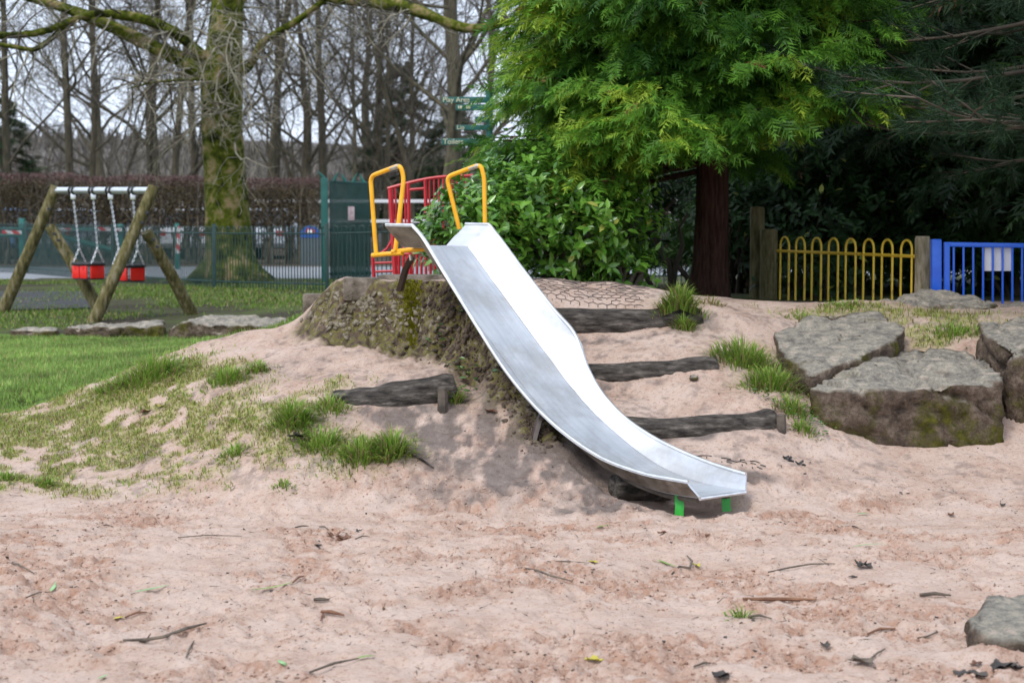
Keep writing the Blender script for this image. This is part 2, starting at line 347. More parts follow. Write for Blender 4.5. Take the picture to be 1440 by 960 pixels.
crr = np.vstack([[cr[0][0] - back, cr[0][1] + .004], crr]); rmm = np.vstack([[cr[0][0] - back + .06, rm[0][1] + .004], rmm]); rll = np.vstack([[cr[0][0] - back - .02, rl[0][1] + .004], rll]); fl = np.append(flare[0], fl)

# ------------------------------------------------------------------ terrain
def base_h(y): return np.interp(y, [-50, 10, 13, 22, 25, 30, 38, 48, 60, 90, 150, 300, 900], [0, 0, .3, .4, .45, .62, .75, .84, 1.0, 3, 8.5, 15, 18])
CP = []   # (x, y, z)
def cp(*pts):
    for px, py, d in pts: v = P(px, py, d); CP.append((v.x, v.y, v.z))
# left slope and terrace
cp((-60, 690, 10.7), (-60, 640, 11.4), (-60, 580, 12.5), (0, 690, 10.7), (0, 640, 11.4), (0, 577, 12.6), (100, 692, 10.6), (100, 620, 11.6), (100, 552, 12.6),
   (200, 700, 10.4), (200, 600, 11.5), (200, 520, 12.5), (250, 500, 12.7), (300, 480, 12.95), (350, 470, 13.0), (420, 458, 12.95), (300, 530, 11.9), (350, 545, 11.6), (400, 600, 11.0), (400, 690, 10.3),
   (300, 620, 11.1), (300, 700, 10.35), (420, 530, 11.7), (480, 535, 11.5), (560, 528, 11.5), (620, 522, 11.5), (430, 640, 10.7), (560, 650, 10.5),
   (500, 592, 11.05), (570, 585, 11.1), (640, 578, 11.15), (650, 640, 10.65), (560, 705, 10.2), (480, 705, 10.2), (700, 700, 10.15), (760, 705, 10.05),
   (430, 492, 12.3), (450, 500, 12.1), (500, 505, 11.95), (560, 508, 11.9), (610, 508, 11.8), (460, 478, 12.5), (500, 482, 12.36), (540, 488, 12.27), (580, 494, 12.17), (620, 499, 12.0), (540, 518, 11.7), (430, 465, 12.75), (500, 474, 12.52), (540, 480, 12.42), (580, 486, 12.32), (640, 496, 12.08), (670, 530, 11.6), (660, 560, 11.3),
   (450, 422, 12.85), (490, 400, 12.7), (530, 396, 12.6), (570, 395, 12.5), (610, 392, 12.4), (640, 400, 12.2), (660, 430, 11.95), (690, 470, 11.65), (720, 520, 11.35), (745, 570, 11.05), (775, 620, 10.75), (815, 672, 10.35), (850, 700, 10.1),
   (470, 398, 13.3), (560, 391, 13.0), (640, 388, 13.0), (700, 391, 13.3), (430, 442, 13.4))
# crest, steps, right side
cp((750, 393, 13.5), (850, 397, 13.5), (920, 404, 13.5), (1000, 426, 13.6), (1140, 429, 13.8), (800, 426, 12.95), (900, 430, 12.95), (980, 432, 12.95),
   (790, 474, 12.55), (900, 472, 12.55), (985, 468, 12.55), (820, 505, 12.05), (920, 502, 12.05), (1005, 498, 12.05), (840, 544, 11.75), (920, 541, 11.75), (1010, 535, 11.75),
   (820, 490, 12.3), (900, 488, 12.3), (990, 484, 12.3), (860, 562, 11.5), (960, 562, 11.5), (1050, 556, 11.5), (870, 580, 11.25), (980, 582, 11.25), (1085, 574, 11.25), (870, 615, 11.0), (980, 612, 11.0), (1090, 606, 11.05), (950, 652, 10.5), (1100, 652, 10.6), (1000, 690, 10.15), (1110, 692, 10.3), (900, 705, 10.0), (940, 722, 9.8),
   (1050, 450, 12.8), (1050, 500, 12.2), (1110, 560, 11.5), (1135, 610, 11.15), (1140, 642, 10.95), (1260, 642, 11.2), (1400, 632, 11.35), (1480, 632, 11.4), (1300, 690, 10.5), (1440, 690, 10.6),
   (1200, 560, 11.9), (1300, 540, 12.1), (1300, 484, 12.6), (1300, 440, 13.2), (1400, 440, 13.2), (1480, 440, 13.2), (1200, 432, 13.4), (1380, 482, 12.5), (1150, 470, 12.9), (1480, 482, 12.5))
for x in np.arange(-6, 6.1, 1.5):
    for y in (4.5, 6, 7.5, 9): CP.append((x, y, 0.0))
for x in (2.5, 4, 6, 9, 13): CP += [(x, 14.6, 1.0), (x, 17, .95), (x, 20, .93), (x, 26, .85)]
for x in (-.9, .4): CP += [(x, 15, 1.1), (x, 17.5, 1.0), (x, 20, .85), (x, 25, .7)]
CP += [(-2.2, 15, .62), (-2.3, 18, .6), (-2.4, 23, .58), (-3.5, 15, .40), (-3.4, 18.5, .36), (-3.2, 21.3, .33), (-4.6, 21.3, .33), (-6.2, 21.3, .33), (-8, 21.3, .33), (-4.5, 23.5, .44), (-7, 23.5, .44), (-5, 14, .36), (-7, 14, .33), (-5, 18, .37), (-8, 18, .37), (-3, 28, .62), (-6, 28, .58)]
for x in (-30, -15, 0, 15, 30):
    for y in (33, 40, 60): CP.append((x, y, float(base_h(y))))
for x in (-15, 15):
    for y in (0, 8, 14, 20, 27): CP.append((x, y, float(base_h(y)) if x < 0 else float(np.interp(y, [0, 8, 12, 14, 27], [0, 0, .4, .9, .8]))))
CP = np.array(CP); _X = CP[:, :2]; _Z = CP[:, 2] - base_h(CP[:, 1])
def _phi(d2): return np.sqrt(d2 + .06 ** 2)
_A = _phi(((_X[:, None] - _X[None]) ** 2).sum(-1)); _n = len(_X)
_K = np.zeros((_n + 1, _n + 1)); _K[:_n, :_n] = _A + 1e-3 * np.eye(_n); _K[:_n, _n] = 1; _K[_n, :_n] = 1
_W = np.linalg.solve(_K, np.append(_Z, 0))
def lines(segs):
    out = []
    for a, b, s in segs: out += list(np.arange(a, b, s))
    return np.array(out)
gx = lines([(0, 2.3, .0115), (2.3, 4.6, .025), (4.6, 9, .15), (9, 24, .8), (24, 90, 5), (90, 420, 30), (420, 1200, 120)]); gx = np.concatenate([-gx[:0:-1], gx])
gy = np.concatenate([-lines([(0.5, 10, .5), (10, 60, 10)])[::-1], lines([(0, 5.4, .2), (5.4, 9.4, .0165), (9.4, 13.8, .02), (13.8, 16.2, .06), (16.2, 30, .25), (30, 50, .5), (50, 160, 3), (160, 900, 40)])])
GX, GY = np.meshgrid(gx, gy)
def rbf(xs, ys):
    s = np.zeros(xs.shape)
    for i in range(_n): s += _W[i] * _phi((xs - _X[i, 0]) ** 2 + (ys - _X[i, 1]) ** 2)
    return s + _W[_n]
fade = np.clip((75 - np.hypot(GX, GY)) / 25, 0, 1)
GZ = base_h(GY) + rbf(GX, GY) * fade
GZ += fbm(GX, GY, .02, 3) * np.clip((GY - 70) / 60, 0, 1) * 5
def blob(px, py, d, r, ry=None):
    v = P(px, py, d); return np.exp(-(((GX - v.x) / r) ** 2 + ((GY - v.y) / (ry or r)) ** 2))
near = np.clip((16 - GY) / 2, 0, 1) * np.clip((GY - 3) / 2, 0, 1) * np.clip((8 - np.abs(GX)) / 2, 0, 1)
bank = np.clip(sum(blob(*b) for b in [(450, 440, 12.75, .22), (490, 430, 12.55, .22), (530, 430, 12.5, .24), (570, 435, 12.4, .24), (615, 440, 12.25, .25), (650, 460, 12.0, .25), (690, 500, 11.7, .2), (730, 560, 11.3, .2), (765, 620, 10.9, .16)]) * 1.25, 0, 1)
pit = np.clip((10.6 - GY) / .6, 0, 1)                       # the loose, trodden part
_rg = np.clip(fbm(GX + 31, GY * 1.3, 1.9, 3) * 2.6 + fbm(GX + 3, GY * 1.3, 7, 2) * 1.6 + .42, .12, 1.5)          # smooth scuffs next to churned patches
GZ += near * (fbm(GX, GY, 1.1, 3) * .04 + fbm(GX + 9, GY, 5, 3) * .022 + (fbm(GX, GY * .8 + 3, 14, 2) * .024 + np.minimum(fbm(GX * .8 + 3, GY + 8, 33, 2), .11) * .050) * _rg * (.3 + .7 * pit))
GZ += near * bank * (np.abs(fbm(GX, GY, 7, 4)) * .12 - .05 + fbm(GX, GY, 26, 2) * .035)
# heel and toe marks
def dent(cx_, cy_, r, e, ang, depth):
    m = 2.4 * r * e; i0, i1 = np.searchsorted(gy, [cy_ - m, cy_ + m]); j0, j1 = np.searchsorted(gx, [cx_ - m, cx_ + m])
    X = GX[i0:i1, j0:j1] - cx_; Y = GY[i0:i1, j0:j1] - cy_; u = X * math.cos(ang) + Y * math.sin(ang); v = -X * math.sin(ang) + Y * math.cos(ang)
    q = (u / (r * e)) ** 2 + (v / r) ** 2
    GZ[i0:i1, j0:j1] += -depth * np.exp(-q ** 1.5) + .55 * depth * np.exp(-((np.sqrt(q) - 1.45) / .3) ** 2) * (.5 + vnoise(X * 25 + cx_ * 9, Y * 25))
for i in range(2300):
    dent(random.uniform(-2.9, 2.9), random.uniform(5.5, 10.4), random.uniform(.018, .055), random.uniform(1, 2.4), random.uniform(0, 3.14), random.uniform(.004, .015))
for px, py, r_, dp in [(25, 868, .09, .05), (80, 940, .08, .035), (455, 848, .05, .03), (1425, 810, .07, .03), (780, 930, .06, .02), (1000, 730, .1, .03), (40, 830, .08, .03)]:
    v = P(px, py, 1.6 * FPX / (py - YH)); dent(v.x, v.y, r_, 1.4, .2, dp)
for px, py, r_, h_ in [(-10, 900, .22, .10), (1400, 940, .14, .03), (-30, 850, .2, .06)]:
    v = P(px, py, 1.6 * FPX / (py - YH)); GZ += h_ * np.exp(-(((GX - v.x) / r_) ** 2 + ((GY - v.y) / (r_ * 1.6)) ** 2))
GZ = np.where((GY > 11.5) & (GY < 15) & (np.abs(GX) < 5), np.minimum(GZ, 1.262 + .03 * fbm(GX, GY, 6, 3)), GZ)
_s = (GX - LIP.x) * Sf.x + (GY - LIP.y) * Sf.y; _o = (GX - LIP.x) * Sr.x + (GY - LIP.y) * Sr.y
_lim = np.interp(_s, crr[:, 0], crr[:, 1]) - np.interp(_s, [-2.9, -2.3, -1.3, -1.0, -.6, -.3, 0, .15], [.10, .07, .07, .16, .20, .15, .14, .10]) + 1.3 * np.clip(np.maximum(_o - .04, -SW - .04 - _o), 0, 1) + .5 * np.clip(np.maximum(_s - .1, -2.85 - _s), 0, 2)
_hit = (_s > -3.2) & (_s < .5) & (_o > -SW - .8) & (_o < .8); GZ = np.where(_hit & (GZ > _lim), _lim, GZ)
def hz(x, y):
    i = min(max(int(np.searchsorted(gy, y)) - 1, 0), len(gy) - 2); j = min(max(int(np.searchsorted(gx, x)) - 1, 0), len(gx) - 2)
    u = (x - gx[j]) / (gx[j + 1] - gx[j]); v = (y - gy[i]) / (gy[i + 1] - gy[i])
    return float((GZ[i, j] * (1 - u) + GZ[i, j + 1] * u) * (1 - v) + (GZ[i + 1, j] * (1 - u) + GZ[i + 1, j + 1] * u) * v)
def hza(x, y):
    i = np.clip(np.searchsorted(gy, y) - 1, 0, len(gy) - 2); j = np.clip(np.searchsorted(gx, x) - 1, 0, len(gx) - 2)
    u = (x - gx[j]) / (gx[j + 1] - gx[j]); v = (y - gy[i]) / (gy[i + 1] - gy[i])
    return (GZ[i, j] * (1 - u) + GZ[i, j + 1] * u) * (1 - v) + (GZ[i + 1, j] * (1 - u) + GZ[i + 1, j + 1] * u) * v
def G(px, py, d0=5.0, d1=60.0):
    """point of the ground seen at photo pixel"""
    d = d0; st = .06
    while d < d1:
        p = P(px, py, d)
        if p.z < hz(p.x, p.y):
            for _ in range(8):
                st /= 2; p = P(px, py, d); d += -st if p.z < hz(p.x, p.y) else st
            return P(px, py, d)
        d += st
    return P(px, py, d1)
def ymask(pts):
    xs, ys = zip(*pts); return np.interp(GX, xs, ys)
sand_edge = ymask([(-9, 12.2), (-4.6, 12.45), (-3.9, 12.55), (-3.2, 12.65), (-2.7, 12.8), (-2.25, 13.05), (-1.65, 13.4), (-1.5, 13.8), (-.8, 14.4), (.5, 14.8), (2, 15.2), (6, 15.8), (10, 16)])
sand_edge = sand_edge + fbm(GX, GY, 3, 3) * .25
# colour zones of the sand
gs = np.clip(sum(w * blob(px, py, d, r, ry) for px, py, d, r, ry, w in [(60, 600, 11.8, .8, .7, 1.0), (-60, 600, 11.8, .7, .7, 1), (180, 580, 11.7, .45, .6, 1), (260, 560, 11.7, .35, .45, .9), (300, 620, 11.1, .45, .35, .7), (150, 660, 10.9, .6, .3, .6), (40, 665, 11, .4, .3, .7), (400, 620, 10.8, .35, .25, .6), (440, 560, 11.4, .3, .2, .6), (520, 630, 10.7, .25, .2, .7), (1330, 460, 12.9, .45, .5, 1), (1180, 432, 13.4, .5, .2, .7), (1100, 530, 11.9, .25, .4, .8), (220, 520, 12.4, .3, .2, .9), (330, 655, 10.7, .3, .15, .5)]), 0, 1.3)
gs = np.clip(gs * (.80 + 1.9 * fbm(GX, GY, 3.4, 3) + 1.9 * fbm(GX, GY + 5, 13, 3)) - .04, 0, 1)
dk = np.clip(sum(w * blob(px, py, d, r, ry) for px, py, d, r, ry, w in [(600, 620, 10.8, .28, .28, .8), (700, 640, 10.7, .34, .45, .85), (740, 600, 11, .15, .25, .9), (790, 650, 10.6, .22, .3, 1.3), (730, 590, 11.0, .18, .3, 1.2), (680, 560, 11.3, .2, .2, .7), (850, 700, 10.1, .25, .2, .9), (640, 700, 10.2, .5, .25, .3), (560, 590, 11.05, .35, .12, .8), (900, 475, 12.5, .5, .05, .6), (900, 545, 11.75, .5, .05, .6), (980, 614, 11, .5, .06, .6), (960, 712, 9.95, .3, .15, .55), (580, 488, 12.1, .4, .05, .5), (1050, 668, 10.45, .18, .05, .8), (400, 520, 11.9, .6, .3, .2), (820, 725, 9.9, .3, .1, .5)]), 0, 1)  # dark soil; shade under the slide painted in, darker strips along the logs
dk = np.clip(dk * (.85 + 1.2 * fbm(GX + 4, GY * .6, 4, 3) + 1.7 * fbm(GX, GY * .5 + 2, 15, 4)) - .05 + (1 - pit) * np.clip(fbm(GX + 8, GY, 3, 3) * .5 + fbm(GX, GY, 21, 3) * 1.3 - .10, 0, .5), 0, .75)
_gy, _gx = np.gradient(GZ, gy, gx); _sl = np.clip((np.hypot(_gy, _gx) - .45) / .5, 0, 1); _k = np.ones(9) / 9
_sl = np.apply_along_axis(lambda v: np.convolve(v, _k, 'same'), 0, _sl); _sl = np.apply_along_axis(lambda v: np.convolve(v, _k, 'same'), 1, _sl)
bk = np.clip(np.clip(_sl * 1.6, 0, 1) * bank * (1.45 + 1.2 * fbm(GX, GY + 7, 6, 3)), 0, 1)
damp = np.clip((_rg - .45) * 1.1, 0, 1) * (.35 + .65 * pit)
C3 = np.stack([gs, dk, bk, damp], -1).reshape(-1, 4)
Vall = np.stack([GX, GY, GZ], -1).reshape(-1, 3)
ny, nx = GX.shape
ii, jj = np.meshgrid(np.arange(ny - 1), np.arange(nx - 1), indexing='ij'); q0 = (ii * nx + jj).ravel()
quads = np.stack([q0, q0 + 1, q0 + nx + 1, q0 + nx], -1)
fx = GX[:-1, :-1].ravel(); fy = GY[:-1, :-1].ravel(); se = sand_edge[:-1, :-1].ravel()
road_near = 35.2 + .02 * fx; road_far = 43.2 + .02 * fx
is_sand = (fy < se) & (np.abs(fx) < 30)
is_road = (fy > road_near) & (fy < road_far)
is_lawn = (~is_sand) & (fy < 21.5) & (fx < -1.2)
is_mud = (~is_sand) & (~is_lawn) & (fy < road_near)
is_hill = fy > 62
is_verge = ~(is_sand | is_road | is_lawn | is_mud | is_hill)
def ground_piece(name, sel, mat, kind='structure', col=False):
    f = quads[sel]; u, inv = np.unique(f, return_inverse=True)
    return tag(build_np(name, Vall[u], inv.reshape(f.shape), mat, org=Vector((0, 0, 0)), col=C3[u] if col else None, smooth=True), kind=kind)
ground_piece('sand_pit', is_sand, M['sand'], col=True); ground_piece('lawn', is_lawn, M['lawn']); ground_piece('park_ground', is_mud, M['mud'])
ground_piece('road', is_road, M['asphalt']); ground_piece('verge', is_verge, M['litter']); ground_piece('hill', is_hill, M['hill'])

# ------------------------------------------------------------------ grass
def blades(pos, h, w, lean, col, seg=2):
    N = len(pos); az = rng.random(N) * 2 * np.pi; out = np.stack([np.cos(az), np.sin(az), np.zeros(N)], -1); side = np.stack([-out[:, 1], out[:, 0], np.zeros(N)], -1)
    h = np.broadcast_to(h, (N,)); w = np.broadcast_to(w, (N,)); lean = np.broadcast_to(lean, (N,))
    up = np.array([0, 0, 1.]); b = pos - up * .01; mid = pos + up * (h * .6)[:, None] + out * (h * lean * .3)[:, None]; tip = pos + up * (h * (1 - .35 * lean))[:, None] + out * (h * lean * .95)[:, None]
    s = side * w[:, None] * .5
    if seg == 1:
        V = np.stack([b - s, b + s, tip], 1).reshape(-1, 3); Fc = np.arange(N * 3).reshape(-1, 3); C = np.repeat(col, 3, 0)
    else:
        V = np.stack([b - s, b + s, mid - s * .8, mid + s * .8, tip], 1).reshape(-1, 3); o = (np.arange(N) * 5)[:, None]
        Fc = np.concatenate([o + np.array([[0, 1, 3]]), o + np.array([[0, 3, 2]]), o + np.array([[2, 3, 4]])], 0); C = np.repeat(col, 5, 0)
    return V, Fc, C
def gcol(N, a=(.10, .20, .025), b=(.24, .30, .055), dry=.1):
    t = rng.random(N)[:, None]; c = np.array(a) * (1 - t) + np.array(b) * t
    d = rng.random(N) < dry; c[d] = np.array([.36, .29, .13]) * (.6 + .5 * rng.random(d.sum()))[:, None]; return c
# lawn
N = 70000; x = rng.uniform(-7.2, -1.6, N); y = 12.2 + (21.3 - 12.2) * rng.random(N) ** 1.3; e = np.interp(x, [-9, -4.6, -3.9, -3.2, -2.7, -2.25, -1.65, -1.5], [12.2, 12.45, 12.55, 12.65, 12.8, 13.05, 13.4, 13.8])
k = y > e - .05 + .1 * rng.random(N); x, y = x[k], y[k]; N = len(x)
V, Fc, C = blades(np.stack([x, y, hza(x, y)], -1), rng.uniform(.025, .06, N), .012, rng.uniform(.2, .8, N), gcol(N, (.15, .26, .05), (.30, .40, .11), .14) * (1 + .9 * fbm(x, y, 1.1, 3) + .5 * fbm(x, y, 6, 2))[:, None], 1)
tag(build_np('lawn_grass', V, Fc, M['grass'], col=C), 'short bright green mown grass on the left lawn', 'grass', kind='stuff')
# worn grass on the mud round the swings
N = 45000; x = rng.uniform(-12, -1, N); y = rng.uniform(22.3, 34.6, N); m = fbm(x, y, .45, 3) + .12 * (y < 30) - .28 * np.exp(-((y - 23.2) / 1.2) ** 2); k = m + .22 * rng.normal(size=N) * .5 > .06; x, y = x[k], y[k]; N = len(x)
V, Fc, C = blades(np.stack([x, y, hza(x, y)], -1), rng.uniform(.03, .08, N), .028, rng.uniform(.3, .9, N), gcol(N, (.08, .15, .02), (.20, .30, .045), .16), 1)
tag(build_np('worn_grass', V, Fc, M['grass'], col=C), 'patchy worn grass round the swings', 'grass', kind='stuff')
# thin grass over the sandy slopes: density follows the grassy soil
def thin(n, x0, x1, y0, y1, thr, name, label, hmin, hmax, dry):
    x = rng.uniform(x0, x1, n); y = rng.uniform(y0, y1, n)
    i = np.clip(np.searchsorted(gy, y), 0, ny - 1); j = np.clip(np.searchsorted(gx, x), 0, nx - 1)
    k = (gs[i, j] * thr > rng.random(n)) & (sand_edge[i, j] > y - .1); x, y = x[k], y[k]; N = len(x)
    V, Fc, C = blades(np.stack([x, y, hza(x, y)], -1), rng.uniform(hmin, hmax, N), .006, rng.uniform(.7, 1.7, N), gcol(N, (.17, .28, .04), (.42, .45, .10), dry))
    tag(build_np(name, V, Fc, M['grass'], col=C), label, 'grass', kind='stuff')
thin(90000, -4.2, -.6, 10.2, 12.9, .72, 'slope_grass', 'thin yellowing grass over the sandy slope below the lawn', .012, .045, .38)
thin(22000, 1.5, 5, 11.3, 13.8, .8, 'ledge_grass', 'grass patch on the ledge between the rocks', .02, .06, .3)

def tuft(px, py, n, r, h, label, dry=.15, d=None, ry=None, lush=True, grp=None):
    c = G(px, py) if d is None else P(px, py, d)
    n = int(n * .62); q = rng.normal(size=(n, 2)) * np.array([r, ry or r * .6]) * .5; x = c.x + q[:, 0]; y = c.y + q[:, 1]
    z = hza(x, y) if d is None else np.maximum(hza(x, y), c.z - .4 * np.abs(q[:, 0]))
    e = np.exp(-(q ** 2).sum(1) / (r * r * 1.2)); hh = h * 1.75 * rng.uniform(.45, 1.05, n) * (.35 + .65 * e)
    o = empty('grass_tuft', c); tag(o, label, 'grass tuft', grp)
    # blades lean outwards from the heart of the tuft and arch over
    az = np.arctan2(q[:, 1], q[:, 0]) + rng.normal(size=n) * .9; lean = np.clip(.25 + 1.0 * np.hypot(q[:, 0], q[:, 1]) / r + rng.normal(size=n) * .22, .05, 1.5)
    out = np.stack([np.cos(az), np.sin(az), np.zeros(n)], -1); side = np.stack([-out[:, 1], out[:, 0], np.zeros(n)], -1); up = np.array([0, 0, 1.]); b = np.stack([x, y, z - .01], -1)
    w = rng.uniform(.005, .011, n)[:, None] * side * .5; rows = []
    for t in (0, .35, .7): p = b + up * (hh * (t - .30 * lean * t * t))[:, None] + out * (hh * lean * t * t * .8)[:, None]; rows += [p - w * (1 - .3 * t), p + w * (1 - .3 * t)]
    rows.append(b + up * (hh * (1 - .42 * lean))[:, None] + out * (hh * lean * .95)[:, None])
    V = np.stack(rows, 1).reshape(-1, 3); k7 = (np.arange(n) * 7)[:, None]; Fc = np.concatenate([k7 + np.array([f]) for f in ([0, 1, 3], [0, 3, 2], [2, 3, 5], [2, 5, 4], [4, 5, 6])], 0)
    C = gcol(n, (.12, .25, .025), (.31, .43, .075), dry + .06); tone = np.tile(np.array([.55, .55, .8, .8, 1.05, 1.05, 1.2]), n)[:, None]
    tag(build_np('blades', V, Fc, M['grass'], o, col=np.repeat(C, 7, 0) * (.6 + .4 * tone)), kind='stuff')
for a in [(215, 530, 700, .24, .13, 'dark green grass tuft on the lawn edge at the left mound'), (165, 545, 350, .22, .09, 'low green tuft left of the big lawn edge tuft'), (320, 536, 420, .14, .09, 'small green tuft beside the half buried stone on the mound'),
          (362, 522, 220, .08, .07, 'tiny tuft right of the half buried stone'), (412, 595, 650, .13, .13, 'tall bright tuft at the left end of the split log'), (465, 575, 350, .13, .08, 'low tuft touching the left end of the split log'),
          (455, 630, 500, .17, .10, 'green tuft at the left end of the curved grass fringe'), (510, 645, 650, .16, .11, 'green tuft in the middle of the curved grass fringe'), (550, 640, 600, .12, .14, 'tallest green tuft at the right end of the curved grass fringe'),
          (640, 566, 160, .05, .10, 'slim tuft beside the stake of the split log'), (62, 683, 160, .06, .06, 'little dark green tuft near the foot of the left slope'), (8, 675, 200, .09, .06, 'dark green tuft at the far left foot of the slope'),
          (330, 638, 260, .12, .05, 'flat green tuft in the middle of the bare slope'), (400, 682, 150, .09, .035, 'mossy little tuft at the foot of the slope below the fringe'),
          (1045, 510, 800, .22, .14, 'big grass clump at the right end of the second log step'), (1085, 545, 700, .18, .13, 'drooping grass clump below the slab rock'), (1115, 578, 350, .14, .08, 'weedy low grass clump above the short stake'), (1130, 605, 220, .09, .06, 'small weed clump beside the big square rock'),
          (1180, 432, 300, .3, .05, 'thin grass line along the top of the slab rock'), (1130, 448, 200, .22, .04, 'dry grass wisp at the back left of the slab rock'), (1340, 470, 500, .25, .06, 'grass clump between the slab rock and the right block')]:
    tuft(*a)

# ------------------------------------------------------------------ slide
slide = empty('slide', (LIP.x - .8, LIP.y + 1, hz(LIP.x - .8, LIP.y + 1)))
tag(slide, 'shiny metal slide with yellow handrails running down the sandy bank', 'slide')
th = .012
def sheet(name, A, B, mat, t=th, nx_=8, wob=0, parent=slide, down=True, fold=0):
    """thick sheet lofted between two polylines of equal length"""
    mb = MB(); n = len(A); top = []; bot = []
    for i in range(n):
        for k in range(nx_ + 1):
            u = k / nx_; p = A[i].lerp(B[i], u)
            if wob: p = p + Vector((0, 0, 1)) * wob * math.sin(math.pi * u) * (mnoise.noise(Vector((i * .13, u * 1.5, 3.3))))
            if fold: w_ = max(0, 1 - abs(i - (16 + 7 * u)) / 5.0); p = p + (-Sr * .8 + Vector((0, 0, .6))) * fold * w_ * (.25 + .75 * u)
            top.append(p)
    for i in range(n):
        for k in range(nx_ + 1):
            p = top[i * (nx_ + 1) + k]; i2 = min(i + 1, n - 1); i1 = max(i - 1, 0)
            tt = top[i2 * (nx_ + 1) + k] - top[i1 * (nx_ + 1) + k]; ss = B[i] - A[i]; nn = ss.cross(tt).normalized()
            if (nn.z > 0) == down: nn = -nn
            bot.append(p + nn * t)
    m_ = len(top); V_ = top + bot; F_ = []; w_ = nx_ + 1
    for i in range(n - 1):
        for k in range(nx_):
            a = i * w_ + k; F_.append((a, a + 1, a + w_ + 1, a + w_)); b = a + m_; F_.append((b, b + w_, b + w_ + 1, b + 1))
        for k in (0, nx_): a = i * w_ + k; F_.append((a, a + w_, a + w_ + m_, a + m_))
    for k in range(nx_):
        for i in (0, n - 1): a = i * w_ + k; F_.append((a, a + m_, a + 1 + m_, a + 1))
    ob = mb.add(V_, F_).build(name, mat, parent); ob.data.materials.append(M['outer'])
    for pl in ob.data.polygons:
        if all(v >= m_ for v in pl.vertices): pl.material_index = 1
    return ob
cR = [spt(s, z, 0) for s, z in crr]; cL = [spt(s, z, -SW) for s, z in crr]
rR = [spt(s, z, f) for (s, z), f in zip(rmm, fl)]; rL = [spt(s, z, -SW - f) for (s, z), f in zip(rll, fl)]
eps = .003
sheet('chute_bed', [p + Sr * eps for p in cL], [p - Sr * eps for p in cR], M['metal'], wob=.012)
g1 = sheet('side_guard', cR, rR, M['metal'], wob=.012, fold=-.045); g2 = sheet('side_guard', [p.copy() for p in cL], rL, M['metal'], wob=.008)
MB().tube([p + Vector((0, 0, .003)) for p in rR], .011, 6).build('rim', M['metal_rim'], g1); MB().tube([p + Vector((0, 0, .003)) for p in rL], .011, 6).build('rim', M['metal_rim'], g2)
MB().tube([cL[-1] + Vector((0, 0, -.012)), cR[-1] + Vector((0, 0, -.012))], .012, 8).build('exit_lip', M['metal_rim'], slide)
n0 = len(cR)
# stringers under the bed
for off in (.06, SW - .06):
    MB().tube([spt(s, z - .035, -off) for s, z in crr[2:-3]], .02, 6).build('stringer', M['under'], slide)
def hoop(pts, name='handrail'):
    mb = MB(); out = []
    P_ = [Vector(p) for p in pts]
    out.append(P_[0])
    for i in range(1, len(P_) - 1):      # rounded corners
        a, b, c = P_[i - 1], P_[i], P_[i + 1]; ra = (a - b).normalized() * min(.05, (a - b).length * .4); rc = (c - b).normalized() * min(.05, (c - b).length * .4)
        for k in range(6): u = k / 5; out.append((b + ra) * (1 - u) ** 2 + b * 2 * u * (1 - u) + (b + rc) * u * u)
    out.append(P_[-1]); return mb.tube(out, .0165, 12).build(name, M['yellow'], slide), out
hl, o1 = hoop([P(529, 358, 12.35), P(521, 248, 12.35), P(563, 232, 12.15), P(568, 250, 12.15), P(556, 352, 12.15)])
hr, o2 = hoop([P(646, 322, 12.5), P(628, 249, 12.5), P(676, 231, 12.35), P(681, 250, 12.35), P(682, 318, 12.35)])
for o_, h_ in ((o1, hl), (o2, hr)):
    MB().tube([o_[8] - (o_[8] - o_[6]) * .3, o_[8], o_[9]], .0172, 10, cap=True).build('worn_patch', M['worn'], h_)
MB().tube([P(524, 359, 12.38), P(545, 357, 12.26), P(566, 356, 12.12)], .0175, 10).build('base_rail', M['yellow'], slide)
MB().tube([P(552, 354, 12.2), P(580, 351, 12.05), P(606, 350, 11.98)], .0175, 10).build('base_rail', M['yellow'], slide)
def strap(pts, w, t, mat, name):
    mb = MB(); mb.tube(pts, w, 4, flat=t / w); return mb.build(name, mat, slide, smooth=False)
tp = P(579, 362, 12.1); bt = P(562, 399, 12.35); strap([tp, tp.lerp(bt, .5) + Vector((0, 0, .01)), bt - Vector((0, 0, .05))], .028, .012, M['brown_paint'], 'support_strut')
MB().tube([P(577, 358, 12.08), P(578, 366, 12.08)], .012, 6).build('strut_bracket', M['worn'], slide)
tp = P(766, 574, 10.92); bt = P(749, 612, 10.82); strap([tp, tp.lerp(bt, .5) + Vector((0, 0, .01)), bt - Vector((0, 0, .05))], .026, .012, M['brown_paint'], 'support_strut')
for px, d, pyt in ((955, 9.98, 687), (1021, 10.16, 693)):
    t_ = P(px, pyt, d); mb = MB(); g_ = hz(t_.x, t_.y); w_ = .026; prof = [(.02, 0, 0), (-.075, 0, 0), (-.10, .003, -.010), (-.13, 0, -.014), (min(g_, t_.z - .12) - t_.z - .08, -.006, -.016)]; V_ = []
    for dz, dx, dy in prof: V_ += [(t_.x + dx - w_, t_.y + dy - .008, t_.z + dz), (t_.x + dx + w_, t_.y + dy - .008, t_.z + dz), (t_.x + dx + w_, t_.y + dy + .008, t_.z + dz), (t_.x + dx - w_, t_.y + dy + .008, t_.z + dz)]
    lg = mb.add(V_, [(i_ * 4 + k_, (i_ + 1) * 4 + k_, (i_ + 1) * 4 + (k_ + 1) % 4, i_ * 4 + (k_ + 1) % 4) for i_ in range(4) for k_ in range(4)] + [(0, 1, 2, 3), (19, 18, 17, 16)]).build('leg', M['green_leg'], slide, angle=30)
    MB().tube([(t_.x, t_.y - .006, t_.z - .02), (t_.x, t_.y - .018, t_.z - .02)], .011, 8).build('bolt', M['bolt'], lg)
